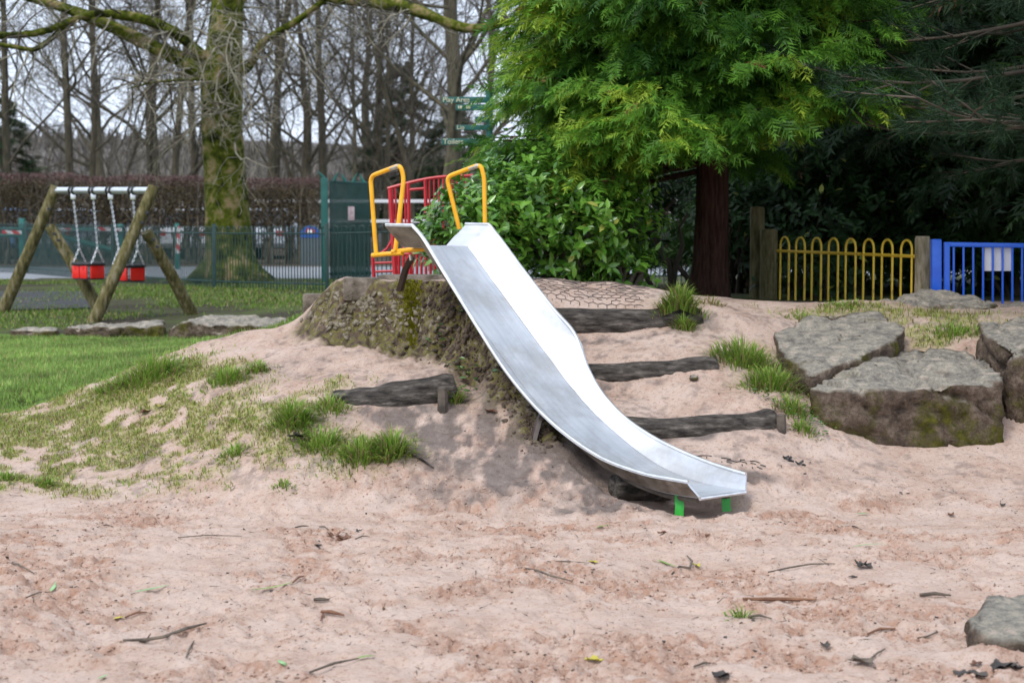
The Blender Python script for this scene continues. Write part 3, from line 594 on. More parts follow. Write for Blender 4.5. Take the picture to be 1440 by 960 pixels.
print('slide lip z', LIP.z, 'ground', hz(LIP.x, LIP.y))

# ------------------------------------------------------------------ logs, stakes, slab
def log(pts, r, label, name='log_step', mat='log', grp='log steps up the sandy mound', rough=.02):
    pts = [Vector(p) for p in pts]; C_ = resample([tuple(p) for p in pts], 22); mb = MB(); n = 18
    ring = []; 
    for i, c in enumerate(C_):
        c = Vector(c); t = (Vector(C_[min(i + 1, 21)]) - Vector(C_[max(i - 1, 0)])).normalized(); u = t.cross(Vector((0, 0, 1))).normalized(); w = u.cross(t)
        endt = min(1, .82 + .1 * min(i, 21 - i))
        for k in range(n):
            a = 2 * math.pi * k / n; rr = r * endt * (1 + .10 * mnoise.noise(Vector((i * .25, math.cos(a) * 1.2, math.sin(a) * 1.2 + r * 50))) + rough / r * .6 * mnoise.noise(Vector((i * .22, math.cos(a) * 5, math.sin(a) * 5 + 7 + c.x))))
            ring.append(c + (u * math.cos(a) + w * math.sin(a)) * rr)
    F_ = [(i * n + k, i * n + (k + 1) % n, (i + 1) * n + (k + 1) % n, (i + 1) * n + k) for i in range(21) for k in range(n)]
    F_ += [tuple(range(n))[::-1], tuple(21 * n + k for k in range(n))]
    return tag(mb.add(ring, F_).build(name, M[mat], angle=60), label, 'log', grp)
def L(px, py, d): return P(px, py, d)
log([L(765, 453, 12.7), L(840, 456, 12.72), L(920, 456, 12.75), L(985, 451, 12.8)], .118, 'top log step below the honeycomb matting, grass tuft on its end')
log([L(805, 531, 11.9), L(880, 529, 11.9), L(950, 525, 11.92), L(1008, 519, 11.95)], .10, 'middle log step, dark and straight, a small stone in front')
log([L(850, 601, 11.08), L(930, 607, 11.08), L(1010, 603, 11.12), L(1060, 600, 11.15), L(1088, 590, 11.2)], .094, 'lowest log step, half buried in sand behind the slide foot')
log([L(470, 572, 11.35), L(520, 570, 11.3), L(580, 560, 11.3), L(640, 545, 11.35)], .118, 'cracked split log holding the sandy terrace left of the slide', rough=.05)
log([L(862, 683, 10.38), L(900, 684, 10.45), L(945, 684, 10.5)], .085, 'short dark log end wedged under the slide foot', name='log_end', grp=None)
def stake(px, py0, py1, d, r, label):
    a = P(px, py0, d); b = P(px, py1, d); mb = MB(); C_ = [b - Vector((0, 0, .15)), b.lerp(a, .5) + Vector((.004, 0, 0)), a, a + Vector((0, 0, .006))]
    tag(mb.tube(C_, [r * 1.1, r * .95, r * .9, r * .55], 7).build('wooden_stake', M['stake'], smooth=True, angle=35), label, 'stake')
stake(622, 545, 572, 11.16, .036, 'short wooden stake in front of the split log'); stake(1098, 583, 606, 11.1, .034, 'short square stake at the right end of the lowest log')
# ------------------------------------------------------------------ rocks
def rock(name, top, bottom, label, rough=.03, cuts=4, seed=0, strat=0, cat='rock', flat=.16):
    """block from a top and a bottom outline (world points in the same order)"""
    bm = bmesh.new(); n = len(top); vt = [bm.verts.new(p) for p in top]; vb = [bm.verts.new(p) for p in bottom]
    for k in range(n): bm.faces.new((vb[k], vb[(k + 1) % n], vt[(k + 1) % n], vt[k]))
    ct = bm.verts.new(sum((Vector(p) for p in top), Vector()) / n + Vector((0, 0, .01)))
    for k in range(n): bm.faces.new((vt[k], vt[(k + 1) % n], ct))
    bm.faces.new(vb[::-1])
    bmesh.ops.triangulate(bm, faces=bm.faces[:])
    for c in range(cuts):
        bmesh.ops.subdivide_edges(bm, edges=[e for e in bm.edges if e.calc_length() > .05], cuts=1)
        bmesh.ops.triangulate(bm, faces=[f for f in bm.faces if len(f.verts) > 3])
        if c < 3: bmesh.ops.smooth_vert(bm, verts=bm.verts[:], factor=flat, use_axis_x=True, use_axis_y=True, use_axis_z=True)
    bmesh.ops.recalc_face_normals(bm, faces=bm.faces[:]); bm.normal_update()
    for v in bm.verts:
        q = v.co + Vector((seed * 3.1, 0, 0)); dsp = mnoise.fractal(q * 3.2, 1.0, 2.1, 4) * rough + mnoise.fractal(q * 14, 1.0, 2.1, 3) * rough * .28
        if strat: dsp += strat * mnoise.noise(Vector((q.x * 1.2, q.y * 1.2, q.z * 16)))
        ck = abs(mnoise.noise(q * 2.1 + Vector((5, 1, 2)))); dsp -= rough * 1.1 * max(0, 1 - ck * 14); ck = abs(mnoise.noise(Vector((q.x * 1.3, q.y * 1.3, q.z * 6 + 4)))); dsp -= rough * .7 * max(0, 1 - ck * 9)
        v.co += v.normal * dsp
    mb = MB(); bm.verts.ensure_lookup_table(); bm.verts.index_update()
    mb.add([v.co.copy() for v in bm.verts], [[v.index for v in f.verts] for f in bm.faces]); bm.free()
    return tag(mb.build(name, M['stone'], angle=None), label, cat)
def down(pts, z, spread=1.03):
    c = sum(pts, Vector()) / len(pts); return [Vector((c.x + (p.x - c.x) * spread, c.y + (p.y - c.y) * spread, z)) for p in pts]
T = [P(1138, 545, 11.35), P(1210, 549, 11.3), P(1320, 543, 11.35), P(1412, 536, 11.45), P(1398, 505, 11.95), P(1360, 488, 12.4), P(1240, 490, 12.4), P(1190, 510, 12.0)]
rock('square_rock', T, down(T, .02), 'large square gritstone block with moss on its front face', .045, 5, 1, .01, 'rock', .05)
T = [P(1140, 529, 11.6), P(1200, 508, 11.85), P(1262, 476, 12.3), P(1277, 460, 12.6), P(1235, 438, 13.1), P(1150, 440, 13.1), P(1086, 466, 12.6), P(1100, 500, 12.0)]
rock('slab_rock', T, [Vector((p.x, p.y + .03, p.z - .24)) for p in T], 'tilted flat slab rock with ripples above the square block', .03, 5, 2, .02, 'rock', .07)
T = [P(1415, 486, 11.7), P(1480, 492, 11.6), P(1560, 480, 11.8), P(1540, 445, 12.9), P(1440, 441, 13.0), P(1378, 452, 12.8), P(1380, 468, 12.3)]
rock('tall_rock', T, down(T, .05, .98), 'tall brown rock block cut off by the right picture edge', .045, 5, 3, .01, 'rock', .06)
T = [P(1212, 425, 13.7), P(1300, 432, 13.6), P(1395, 432, 13.6), P(1412, 424, 13.9), P(1360, 413, 14.2), P(1320, 408, 14.3), P(1250, 408, 14.2)]
rock('long_rock', T, down(T, .85), 'long low rounded rock below the blue gate', .05, 4, 4, 0, 'rock', .45)
T = [P(1402, 427, 13.9), P(1440, 431, 13.8), P(1500, 430, 13.9), P(1500, 420, 14.3), P(1420, 421, 14.3)]
rock('low_rock', T, down(T, .88), 'small low rock right of the long one, below the gate bars', .03, 3, 5)
T = [P(1354, 856, 6.75), P(1378, 888, 6.5), P(1440, 894, 6.42), P(1530, 884, 6.6), P(1530, 830, 7.05), P(1424, 826, 7.05), P(1382, 832, 6.95)]
rock('boulder', T, down(T, -.08, 1.15), 'mossy boulder half buried in sand at the lower right corner', .03, 5, 6, 0, 'rock', .38)
T = [P(234, 462, 21.2), P(262, 452, 21.0), P(300, 456, 20.9), P(414, 457, 21.0), P(416, 449, 22.0), P(330, 441, 22.6), P(268, 443, 22.4)]
rock('edging_stone', T, down(T, .25), 'big flat edging stone at the right end of the lawn', .05, 4, 7, 0, 'rock', .05)
T = [P(88, 461, 21.4), P(165, 460, 21.2), P(228, 458, 21.2), P(231, 451, 22.0), P(150, 452, 22.0), P(94, 456, 21.9)]
rock('edging_stone', T, down(T, .2), 'low mossy edging stone under the swing foot', .05, 4, 8, 0, 'rock', .05)
T = [P(10, 464, 21.4), P(82, 463, 21.3), P(84, 458, 21.8), P(30, 459, 21.8)]
rock('edging_stone', T, down(T, .2), 'thin flat edging stone at the far left of the lawn', .03, 3, 9)
T = [P(276, 521, 12.15), P(310, 523, 12.1), P(346, 515, 12.2), P(342, 505, 12.5), P(312, 502, 12.55), P(284, 508, 12.4)]
rock('buried_stone', T, down(T, .5), 'small dark stone half buried on the left mound between tufts', .025, 3, 10)
T = [P(968, 530, 11.7), P(980, 531, 11.68), P(984, 527, 11.75), P(976, 524, 11.8), P(968, 526, 11.78)]
rock('pebble', T, down(T, .6), 'pale little stone in front of the middle log step', .008, 3, 11)
def slab(px0, px1, pyt, pyb, d, dep, label, name, rz=0):
    a = P(px0, pyt, d); b = P(px1, pyt, d); z0 = P(px0, pyb, d).z - .12; mb = MB(); bm = bmesh.new()
    c = (a + b) / 2; mb.box((c.x, c.y + dep / 2, (a.z + z0) / 2), (b.x - a.x, dep, a.z - z0), Matrix.Rotation(rz, 3, 'Z'), .018)
    return tag(mb.build(name, M['concrete'], angle=40), label, 'block')
slab(480, 530, 391, 400, 12.62, .3, 'weathered concrete slab on the bank under the yellow handrail', 'concrete_slab', .08)
slab(426, 452, 413, 436, 13.3, .14, 'square concrete stub left of the bank', 'concrete_stub', -.1)
slab(532, 640, 387, 398, 12.75, .35, 'flat concrete landing slab behind the slide top', 'landing_slab', -.05)

# ------------------------------------------------------------------ honeycomb matting
def honeycomb(quad, nu, nv, label, keep=1.0, mat='mesh'):
    """hexagonal ribs laid over the ground inside a quad of ground points"""
    a, b, c, d = [Vector(q) for q in quad]; mb = MB()
    def pt(u, v): p = (a.lerp(b, u)).lerp(d.lerp(c, u), v); return Vector((p.x, p.y, hz(p.x, p.y) + .004))
    for i in range(nu):
        for j in range(nv):
            if random.random() > keep: continue
            u = (i + .5 * (j % 2)) / nu; v = j / nv; du = .5 / nu; dv = .33 / nv
            for q in (((0, 0), (du, dv)), ((du, dv), (2 * du, 0)), ((0, 0), (0, -2 * dv))):
                p0 = pt(u + q[0][0], v + q[0][1]); p1 = pt(u + q[1][0], v + q[1][1])
                if random.random() < .93 * keep: mb.tube([p0, p1], .003, 4, cap=False)
    o = empty('ground_matting', (a + c) / 2); tag(o, label, 'matting'); tag(mb.build('mesh_ribs', M[mat], o, smooth=False), kind='stuff')
honeycomb([P(712, 424, 12.95), P(905, 424, 12.95), (1.08, 13.75, 0), (-.15, 13.75, 0)], 15, 13, 'honeycomb mesh matting over the sand behind the top log', .9)
honeycomb([G(958, 668), G(1072, 660), G(1066, 648), G(962, 650)], 8, 3, 'torn black honeycomb matting in the sand right of the slide foot', .7, 'black')
def matscrap(px, py, n, label):
    mb = MB(); g = G(px, py)
    for i in range(n):
        x = g.x + random.uniform(-.09, .09); y = g.y + random.uniform(-.03, .03); p = Vector((x, y, hz(x, y) + .006)); q = p + Vector((random.uniform(-.035, .035), random.uniform(-.02, .02), random.uniform(0, .02)))
        mb.tube([p, q], .006, 4)
    tag(mb.build('mat_scrap', M['black'], smooth=False), label, 'matting')
matscrap(1115, 650, 14, 'ragged black scrap of matting below the short stake')

# ------------------------------------------------------------------ swings
sw_l = [P(0, 442, 25.0), P(147, 446, 24.6)]; sw_r = [P(128, 455, 23.2), P(274, 441, 24.2)]
tL = P(77, 268, 24.9); tR = P(214, 268, 23.6)
for v in sw_l + sw_r: v.z = hz(v.x, v.y) - .08
swing = empty('swing_set', ((tL.x + tR.x) / 2, (tL.y + tR.y) / 2, hz(tL.x, tL.y))); tag(swing, 'log A frame swing set with galvanised crossbar behind the lawn', 'swing set')
def spost(a, b, r=.085):
    mid = a.lerp(b, .5) + Vector((.01, 0, .01)); return MB().tube([a, mid, b], [r * 1.1, r, r * .95], 12).build('post', M['swingpost'], swing, angle=50)
def ext(a, b, e): return b + (b - a).normalized() * e
p1 = spost(sw_l[0], ext(sw_l[0], tL, .06)); p2 = spost(sw_l[1], P(70, 318, 24.75)); p3 = spost(sw_r[0], ext(sw_r[0], tR, .06)); p4 = spost(sw_r[1], P(206, 326, 23.65))
for p_, q in ((p2, (76, 329)), (p2, (82, 338)), (p4, (215, 337)), (p4, (221, 347)), (p3, (206, 299)), (p3, (199, 313)), (p1, (69, 294))):
    w = P(q[0], q[1], 23.4 if q[0] > 100 else 24.5); MB().tube([w + Vector((0, .06, 0)), w - Vector((0, .02, 0))], .022, 8).build('bolt_hole', M['black'], p_)
MB().tube([tL, tR], .05, 14).build('crossbar', M['galv'], swing)
def bar_at(px):
    u = (px - 77) / (214 - 77); u = u * 24.2 / (24.2 + 0 * u); return tL.lerp(tR, u)
tops = []
for px in (104, 133, 157, 188):
    c = bar_at(px); dx = (tR - tL).normalized()
    mb = MB(); mb.tube([c - dx * .05, c - dx * .02], .062, 14); mb.tube([c + dx * .02, c + dx * .05], .062, 14); cl = mb.build('clamp', M['black'], swing)
    MB().box(c - Vector((0, 0, .085)), (.07, .05, .09), None, .01).build('hanger', M['galv'], cl); tops.append(c - Vector((0, 0, .12)))
def chain(pts, parent):
    mb = MB(); n = 0
    for a, b in zip(pts[:-1], pts[1:]):
        k = max(2, int((b - a).length / .034)); t = (b - a).normalized(); sx = t.cross(Vector((0, 1, 0))).normalized(); sy = t.cross(sx)
        for i in range(k):
            c = a.lerp(b, (i + .5) / k); w = sx if n % 2 else sy; n += 1; r_ = []
            for q in range(8):
                an = 2 * math.pi * q / 8; r_.append(c + t * math.cos(an) * .026 + w * math.sin(an) * .013)
            mb.tube(r_ + [r_[0]], .0055, 4, cap=False)
    return mb.build('chain', M['galv'], parent, smooth=False)
def cradle(px, pyt, pyb, d, tt, label):
    c = P(px, pyt, d); b = P(px, pyb, d); s = empty('cradle_swing', b); tag(s, label, 'swing', 'cradle swings')
    w, dp = .20, .17; h = c.z - b.z; ang = Matrix.Rotation(-.65, 3, 'Z')
    def q(x, y, z): return b + ang @ Vector((x, y, 0)) + Vector((0, 0, z))
    def ringp(sx, sy, z): return [q(sx * math.copysign(abs(math.cos(a)) ** .5, math.cos(a)), sy * math.copysign(abs(math.sin(a)) ** .5, math.sin(a)), z) for a in np.linspace(0, 2 * math.pi, 25)]
    MB().tube(ringp(w, dp, h), .026, 8, cap=False).build('rim', M['black'], s)
    mb = MB(); pl = ringp(w * .98, dp * .98, .0)[:-1]; pu = [p + Vector((0, 0, .035)) for p in pl]; n = len(pl)
    mb.add(pl + pu, [tuple(range(n))[::-1], tuple(range(n, 2 * n))] + [(k, (k + 1) % n, n + (k + 1) % n, n + k) for k in range(n)]).build('seat_base', M['black'], s)
    for cxn, cyn, wid, rz in ((-.085, -dp * .94, .15, .0), (.085, -dp * .94, .15, 0), (0, dp * .92, .28, 0), (-w * .95, 0, .24, math.pi / 2), (w * .95, 0, .24, math.pi / 2)):
        mb = MB(); rot = ang @ Matrix.Rotation(rz, 3, 'Z'); mb.box(q(cxn, cyn, h * .5), (wid, .022, h * .82), rot, .008); pn = mb.build('side_panel', M['redplastic'], s, smooth=True)
        MB().tube([q(cxn, cyn, h * .78) + rot @ Vector((0, -.005, 0)), q(cxn, cyn, h * .78) - rot @ Vector((0, .018, 0))], .028, 8).build('boss', M['redplastic'], pn)
    for k, t_ in enumerate(tt):
        sx = -1 if k == 0 else 1; e1 = q(sx * w, -dp * .7, h); e2 = q(sx * w, dp * .7, h); j = (e1 + e2) / 2 + Vector((0, 0, .2)); j = j.lerp(t_, .04)
        chain([t_, j, e1], s); chain([j, e2], s)
cradle(125, 371, 393, 24.4, tops[:2], 'red and black cradle seat nearer the left swing legs'); cradle(181, 374, 396, 23.8, tops[2:], 'red and black cradle seat partly hidden by the near swing leg')
def patch(pts, name, mat, label, cat, lift=.006, n=14):
    a, b, c, d = pts; mb = MB(); V_ = []
    for i in range(n + 1):
        for j in range(n + 1):
            p = a.lerp(b, i / n).lerp(d.lerp(c, i / n), j / n); V_.append((p.x, p.y, hz(p.x, p.y) + lift))
    return tag(mb.add(V_, [(i * (n + 1) + j, i * (n + 1) + j + 1, (i + 1) * (n + 1) + j + 1, (i + 1) * (n + 1) + j) for i in range(n) for j in range(n)]).build(name, mat), label, cat)
patch([P(-90, 436, 25), P(128, 434, 25.5), P(120, 414, 29.5), P(-90, 416, 29.5)], 'safety_mat', M['mat'], 'black safety surface on the ground under the swings', 'safety mat', .02)

# ------------------------------------------------------------------ bow top railings
def uhoop(w, h, r):
    mb = MB(); pts = [(-w / 2, 0, 0), (-w / 2, 0, h - w / 2)] + [(-w / 2 * math.cos(a), 0, h - w / 2 + w / 2 * math.sin(a)) for a in np.linspace(0, math.pi, 8)[1:-1]] + [(w / 2, 0, h - w / 2), (w / 2, 0, 0)]
    mb.tube(pts, r, 5, cap=False); me = bpy.data.meshes.new('hoop'); me.from_pydata(mb.v, [], mb.f); me.polygons.foreach_set('use_smooth', [True] * len(me.polygons)); return me
def railing(name, line, h, pitch, wid, r, mat, label, cat, rails, posts, ph, pr, endpost=True):
    o = empty(name, line[0]); tag(o, label, cat); me = uhoop(wid, h, r); me.materials.append(mat)
    for a, b in zip(line[:-1], line[1:]):
        L_ = (b - a).length; n = max(1, round(L_ / pitch)); ang = math.atan2(b.y - a.y, b.x - a.x)
        for k in range(n):
            p = a.lerp(b, (k + .5) / n); c = bpy.data.objects.new('hoop', me); link(c, o, p); c.rotation_euler.z = ang
        for zr in rails: MB().tube([a + Vector((0, 0, zr)), b + Vector((0, 0, zr))], r * 1.25, 4).build('rail', mat, o, smooth=False)
    for p in posts: MB().box(p + Vector((0, 0, ph / 2 - .1)), (pr, pr, ph + .2), None, .006).build('post', mat, o)
    return o
def gp(px, py, d): v = P(px, py, d); v.z = hz(v.x, v.y); return v
L1 = [gp(-70, 390, 40.5), gp(38, 393, 38), gp(160, 398, 34), gp(302, 405, 30.7), gp(460, 411, 29)]
railing('bow_top_fence', L1, 1.1, .15, .075, .011, M['railing'], 'dark green bow top fence between the swings and the road', 'fence', (.12, .98), [L1[1], L1[2], L1[3], L1[4]], 1.15, .07)
L2 = [gp(460, 411, 29), gp(640, 411, 28.6), gp(900, 405, 28.4), gp(1010, 405, 28.3)]
railing('bow_top_fence', [L2[0] + Vector((.08, 0, 0)), L2[1], L2[2], L2[3]], 1.1, .15, .075, .011, M['railing'], 'dark green bow top fence running behind the bank towards the cedar', 'fence', (.12, .98), [L2[1], L2[2]], 1.15, .07)
# yellow railing beyond the rocks
ya = P(1092, 428, 17.2); yb = P(1288, 410, 15.0); ya.z = P(1092, 333, 17.2).z - .98; yb.z = P(1288, 338, 15).z - .98
railing('yellow_railing', [ya, yb], .98, .297, .165, .0115, M['fenceyellow'], 'yellow bow top railing between the wooden posts at the right', 'railing', (.84, .1), [], 1, .05)
def wpost(px, pyt, d, r, label, mat='post'):
    t = P(px, pyt, d); g = hz(t.x, t.y); mb = MB(); 
    mb.tube([(t.x, t.y, g - .2), (t.x + .004, t.y, (g + t.z) / 2), (t.x, t.y, t.z - .015), (t.x, t.y, t.z)], [r, r, r * .99, r * .88], 14)
    tag(mb.build('fence_post', M[mat], angle=40), label, 'post')
wpost(1297, 332, 15.0, .066, 'pale wooden post between the yellow railing and the blue gate', 'palepost'); wpost(1065, 291, 17.5, .075, 'taller shaded wooden post left of the yellow railing'); wpost(1081, 322, 17.3, .09, 'shorter thick shaded post touching the yellow railing end')
# blue gate
gate = empty('blue_gate', gp(1316, 420, 14.7)); tag(gate, 'blue metal bar gate with white notice at the right edge', 'gate')
GD = 14.7
def gbar(px0, py0, px1, py1, w, d=GD, name='bar', par=gate, dp=None, d1=None):
    a = P(px0, py0, d); b = P(px1, py1, d1 or d); mb = MB(); c = (a + b) / 2; L_ = (b - a).length; rot = (b - a).to_track_quat('Z', 'Y').to_matrix()
    mb.box(c, (w, dp or w, L_), rot, min(w, dp or w) * .15); return mb.build(name, M['bluepaint'], par)
gbar(1316, 336, 1316, 440, .085, name='post')
gbar(1331, 343, 1331, 440, .05, name='frame_upright')
gbar(1327, 343.5, 1560, 347, .036, name='top_rail', dp=.04)
gbar(1333, 432, 1560, 436, .036, name='bottom_rail', dp=.04)
for k in range(16):
    px = 1341 + 13.75 * k; gbar(px, 345 + k * .2, px, 432, .017)
a_ = P(1384.5, 348, GD + .03); b_ = P(1424, 381, GD + .03)
MB().box(((a_.x + b_.x) / 2, a_.y, (a_.z + b_.z) / 2), (b_.x - a_.x, .006, a_.z - b_.z), None, .001).build('notice_board', M['whitesign'], gate)

# ------------------------------------------------------------------ red climbing frame railing
red = empty('red_railing', gp(585, 388, 14.6)); tag(red, 'red metal climbing frame railing with arched top behind the slide', 'railing'); RD = 15.2
def rbar(pts, r, name, d=RD): return MB().tube([P(x, y, d) for x, y in pts], r, 6).build(name, M['redpaint'], red)
def redtop(x): return 265 - 17 * math.sin(min(1, (x - 546) / 95) * math.pi / 2) if x < 641 else 248 - (x - 641) * .04
rbar([(x, redtop(x)) for x in range(545, 670, 8)], .016, 'top_rail')
rbar([(549, 266), (556, 388)], .026, 'upright')
for x in (556, 564, 569): rbar([(x, redtop(x)), (x + 3, 372)], .010, 'bar')
rbar([(574, redtop(574)), (577, 388)], .018, 'upright'); rbar([(598, redtop(598)), (599, 300)], .018, 'upright')
rbar([(575, 267), (598, 265)], .014, 'cross_rail')
for k in range(9): x = 604 + k * 6.4; rbar([(x, redtop(x)), (x + .6, 372)], .009, 'bar')
rbar([(524, 360), (526, 392)], .018, 'upright'); rbar([(554, 362), (556, 392)], .022, 'upright')
rbar([(526, 370), (555, 369)], .012, 'rung'); rbar([(526, 382), (555, 381)], .013, 'rung')
for k in range(11): x = 561 + k * 6.3; rbar([(x, 356), (x + .3, 392)], .013, 'bar')
rbar([(556, 358), (632, 354)], .016, 'cross_rail')
rbar([(536, 356), (544, 350), (550, 340), (553, 330)], .014, 'curved_brace')

# ------------------------------------------------------------------ green gate, barrier, white rails, signs
gg = empty('green_gate', gp(457, 380, 33.5)); tag(gg, 'tall dark green slatted gate standing open beside the hedge', 'gate')
a = P(456, 250, 33.5); MB().box((a.x, a.y, (a.z + hz(a.x, a.y)) / 2 - .05), (.13, .13, a.z - hz(a.x, a.y) + .1), None, .012).build('post', M['teal'], gg)
g0 = P(463, 254, 33.6); g1_ = P(521, 257, 34.4); zb = hz(g0.x, g0.y) + .06
for k in range(30):
    p = g0.lerp(g1_, (k + .5) / 30); MB().box((p.x, p.y, (p.z + zb) / 2), (.024, .02, p.z - zb), None, .003).build('slat', M['darkgreen'], gg)
for zz in (g0.z - .03, (g0.z + zb) / 2, zb + .1):
    q0_ = Vector((g0.x, g0.y + .03, zz)); q1_ = Vector((g1_.x, g1_.y + .03, zz)); MB().tube([q0_, q1_], .03, 4).build('cross_rail', M['darkgreen'], gg, smooth=False)
for k, (x0, y0, x1, y1) in enumerate([(456, 250, 447, 240), (470, 254, 476, 242), (486, 255, 480, 243), (497, 256, 503, 243), (512, 257, 506, 244)]):
    MB().tube([P(x0, y0, 33.7), P((x0 + x1) / 2 - 1, (y0 + y1) / 2, 33.7), P(x1, y1, 33.7)], [.04, .025, .006], 6).build('spike', M['teal'], gg)
c = P(494, 300, 33.85); MB().box(c, (.125, .01, .27), None, .002).build('notice', M['pinknotice'], gg)
bar = empty('road_barrier', gp(31, 377, 41)); tag(bar, 'teal post and rail road barrier behind the swings', 'barrier')
def tbar(p, q, r, nm='rail'): return MB().tube([p, q], r, 4).build(nm, M['teal'], bar, smooth=False)
for px, pt, w in ((31, 310, .13), (169, 318, .13), (249, 317, .10)):
    t = P(px, pt, 41.3); g_ = hz(t.x, t.y); MB().box((t.x, t.y, (t.z + g_) / 2), (w, w, t.z - g_ + .1), None, .012).build('post', M['teal'], bar)
tbar(P(-60, 323, 41.3), P(172, 323, 41.3), .05); tbar(P(-60, 331, 41.3), P(28, 331, 41.3), .04); tbar(P(86, 333, 41.3), P(162, 353, 41.3), .07, 'diagonal_arm')
for i, (x0, y0, x1, y1, lb) in enumerate([(2, 326, 30, 327, 'strip of red and white tape left of the first barrier post'), (82, 323, 100, 323, 'short strip of red and white tape between the swing chains'), (138, 322, 172, 323, 'strip of red and white tape by the middle barrier post'), (250, 318, 250, 356, 'red and white tape hanging down the right barrier post')]):
    a = P(x0, y0, 41.15); b = P(x1, y1, 41.15); v = (b - a); rot = v.to_track_quat('X', 'Z').to_matrix()
    tag(MB().box((a + b) / 2, (v.length, .012, .085), rot).build('barrier_tape', M['tape'], smooth=False), lb, 'tape')
wf = empty('white_rail_fence', gp(480, 365, 47)); tag(wf, 'white two rail fence behind the hedge and the green gate', 'fence')
for y in (283, 311): MB().box((P(355, y, 47) + P(640, y, 47)) / 2, ((P(640, y, 47) - P(355, y, 47)).x, .06, .09), None, .01).build('rail', M['whitepaint'], wf)
for px in (356, 420, 484, 548, 612):
    t = P(px, 281, 47.06); g_ = hz(t.x, t.y); MB().box((t.x, t.y, (t.z + g_) / 2), (.07, .06, t.z - g_), None, .01).build('post', M['stem'], wf)
# finger post
fp = empty('finger_post', gp(688, 400, 21.5)); tag(fp, 'dark green finger post with direction boards left of the cedar', 'signpost')
t = P(688, 128, 21.5); MB().tube([(t.x, t.y, hz(t.x, t.y) - .1), t], .045, 12).build('post', M['signgreen'], fp)
FNT = bpy.data.curves.new('f', 'FONT').font
def board(x0, x1, y0, y1, txt, tx, ts):
    a = P(x0, y0, 21.45); b = P(x1, y1, 21.45)
    bd = MB().box(((a.x + b.x) / 2, a.y, (a.z + b.z) / 2), (b.x - a.x, .025, a.z - b.z), None, .004).build('board', M['signgreen'], fp)
    if not txt: return bd
    cu = bpy.data.curves.new('lettering', 'FONT'); cu.body = txt; cu.size = ts; cu.extrude = .002; cu.align_y = 'CENTER'
    tmp = bpy.data.objects.new('lettering', cu); COL.objects.link(tmp); dg = bpy.context.evaluated_depsgraph_get()
    me = bpy.data.meshes.new_from_object(tmp.evaluated_get(dg)); bpy.data.objects.remove(tmp); me.materials.clear(); me.materials.append(M['lettering'])
    o = bpy.data.objects.new('lettering', me); p = P(tx, (y0 + y1) / 2, 21.45); link(o, bd, (p.x, p.y - .017, p.z)); o.rotation_euler = (math.pi / 2, 0, 0)
    return bd
board(621, 686, 136.5, 145, 'Play Area', 622.5, .088); b2 = board(641, 686, 147, 155.5, '', 0, 0); board(641, 686, 176, 183, 'Lio', 642.5, .075); board(621, 686, 195, 204, 'Toilets', 623, .092); board(668, 686, 164, 172, '', 0, 0)
for x in (645, 647.5, 649, 656.5, 658.5, 660.5): p = P(x, 151, 21.43); MB().box(p, (.013, .004, .035), None, .001).build('worn_lettering', M['lettering'], b2)
# litter bank with rounded top
bn = empty('recycling_bin', gp(436, 372, 45)); tag(bn, 'grey round topped bin with blue and red emblem behind the fence', 'bin')
t = P(436, 317, 45); g_ = hz(t.x, t.y); w = .27
prof = [(-w, g_)] + [(-w * math.cos(a), t.z - w + w * math.sin(a)) for a in np.linspace(0, math.pi, 13)] + [(w, g_)]
mb = MB(); n = len(prof); mb.add([(t.x + x, t.y, z) for x, z in prof] + [(t.x + x, t.y + .5, z) for x, z in prof], [tuple(range(n))[::-1], tuple(range(n, 2 * n))] + [(k, (k + 1) % n, n + (k + 1) % n, n + k) for k in range(n)]); mb.build('body', M['bin_grey'], bn)
mb = MB(); pr = [(-w * .96 * math.cos(a), t.z - w + w * .96 * math.sin(a)) for a in np.linspace(-.2, math.pi + .2, 15)]; n = len(pr)
mb.add([(t.x + x, t.y - .01, z) for x, z in pr] + [(t.x + x, t.y + .002, z) for x, z in pr], [tuple(range(n)), tuple(range(n, 2 * n))[::-1]] + [(k, n + k, n + (k + 1) % n, (k + 1) % n) for k in range(n)]).build('emblem', M['bin_blue'], bn, smooth=False)
mb = MB()
for s_ in (-1, 1): mb.add([(t.x + s_ * .05, t.y - .016, t.z - .06), (t.x + s_ * .13, t.y - .016, t.z - .14), (t.x + s_ * .10, t.y - .016, t.z - .22), (t.x + s_ * .02, t.y - .016, t.z - .12)], [(0, 1, 2, 3)])
mb.build('emblem_stripe', M['poster_red'], bn, smooth=False)
MB().box((t.x, t.y - .018, t.z - .17), (.12, .006, .10), None, .002).build('emblem_centre', M['whitesign'], bn)

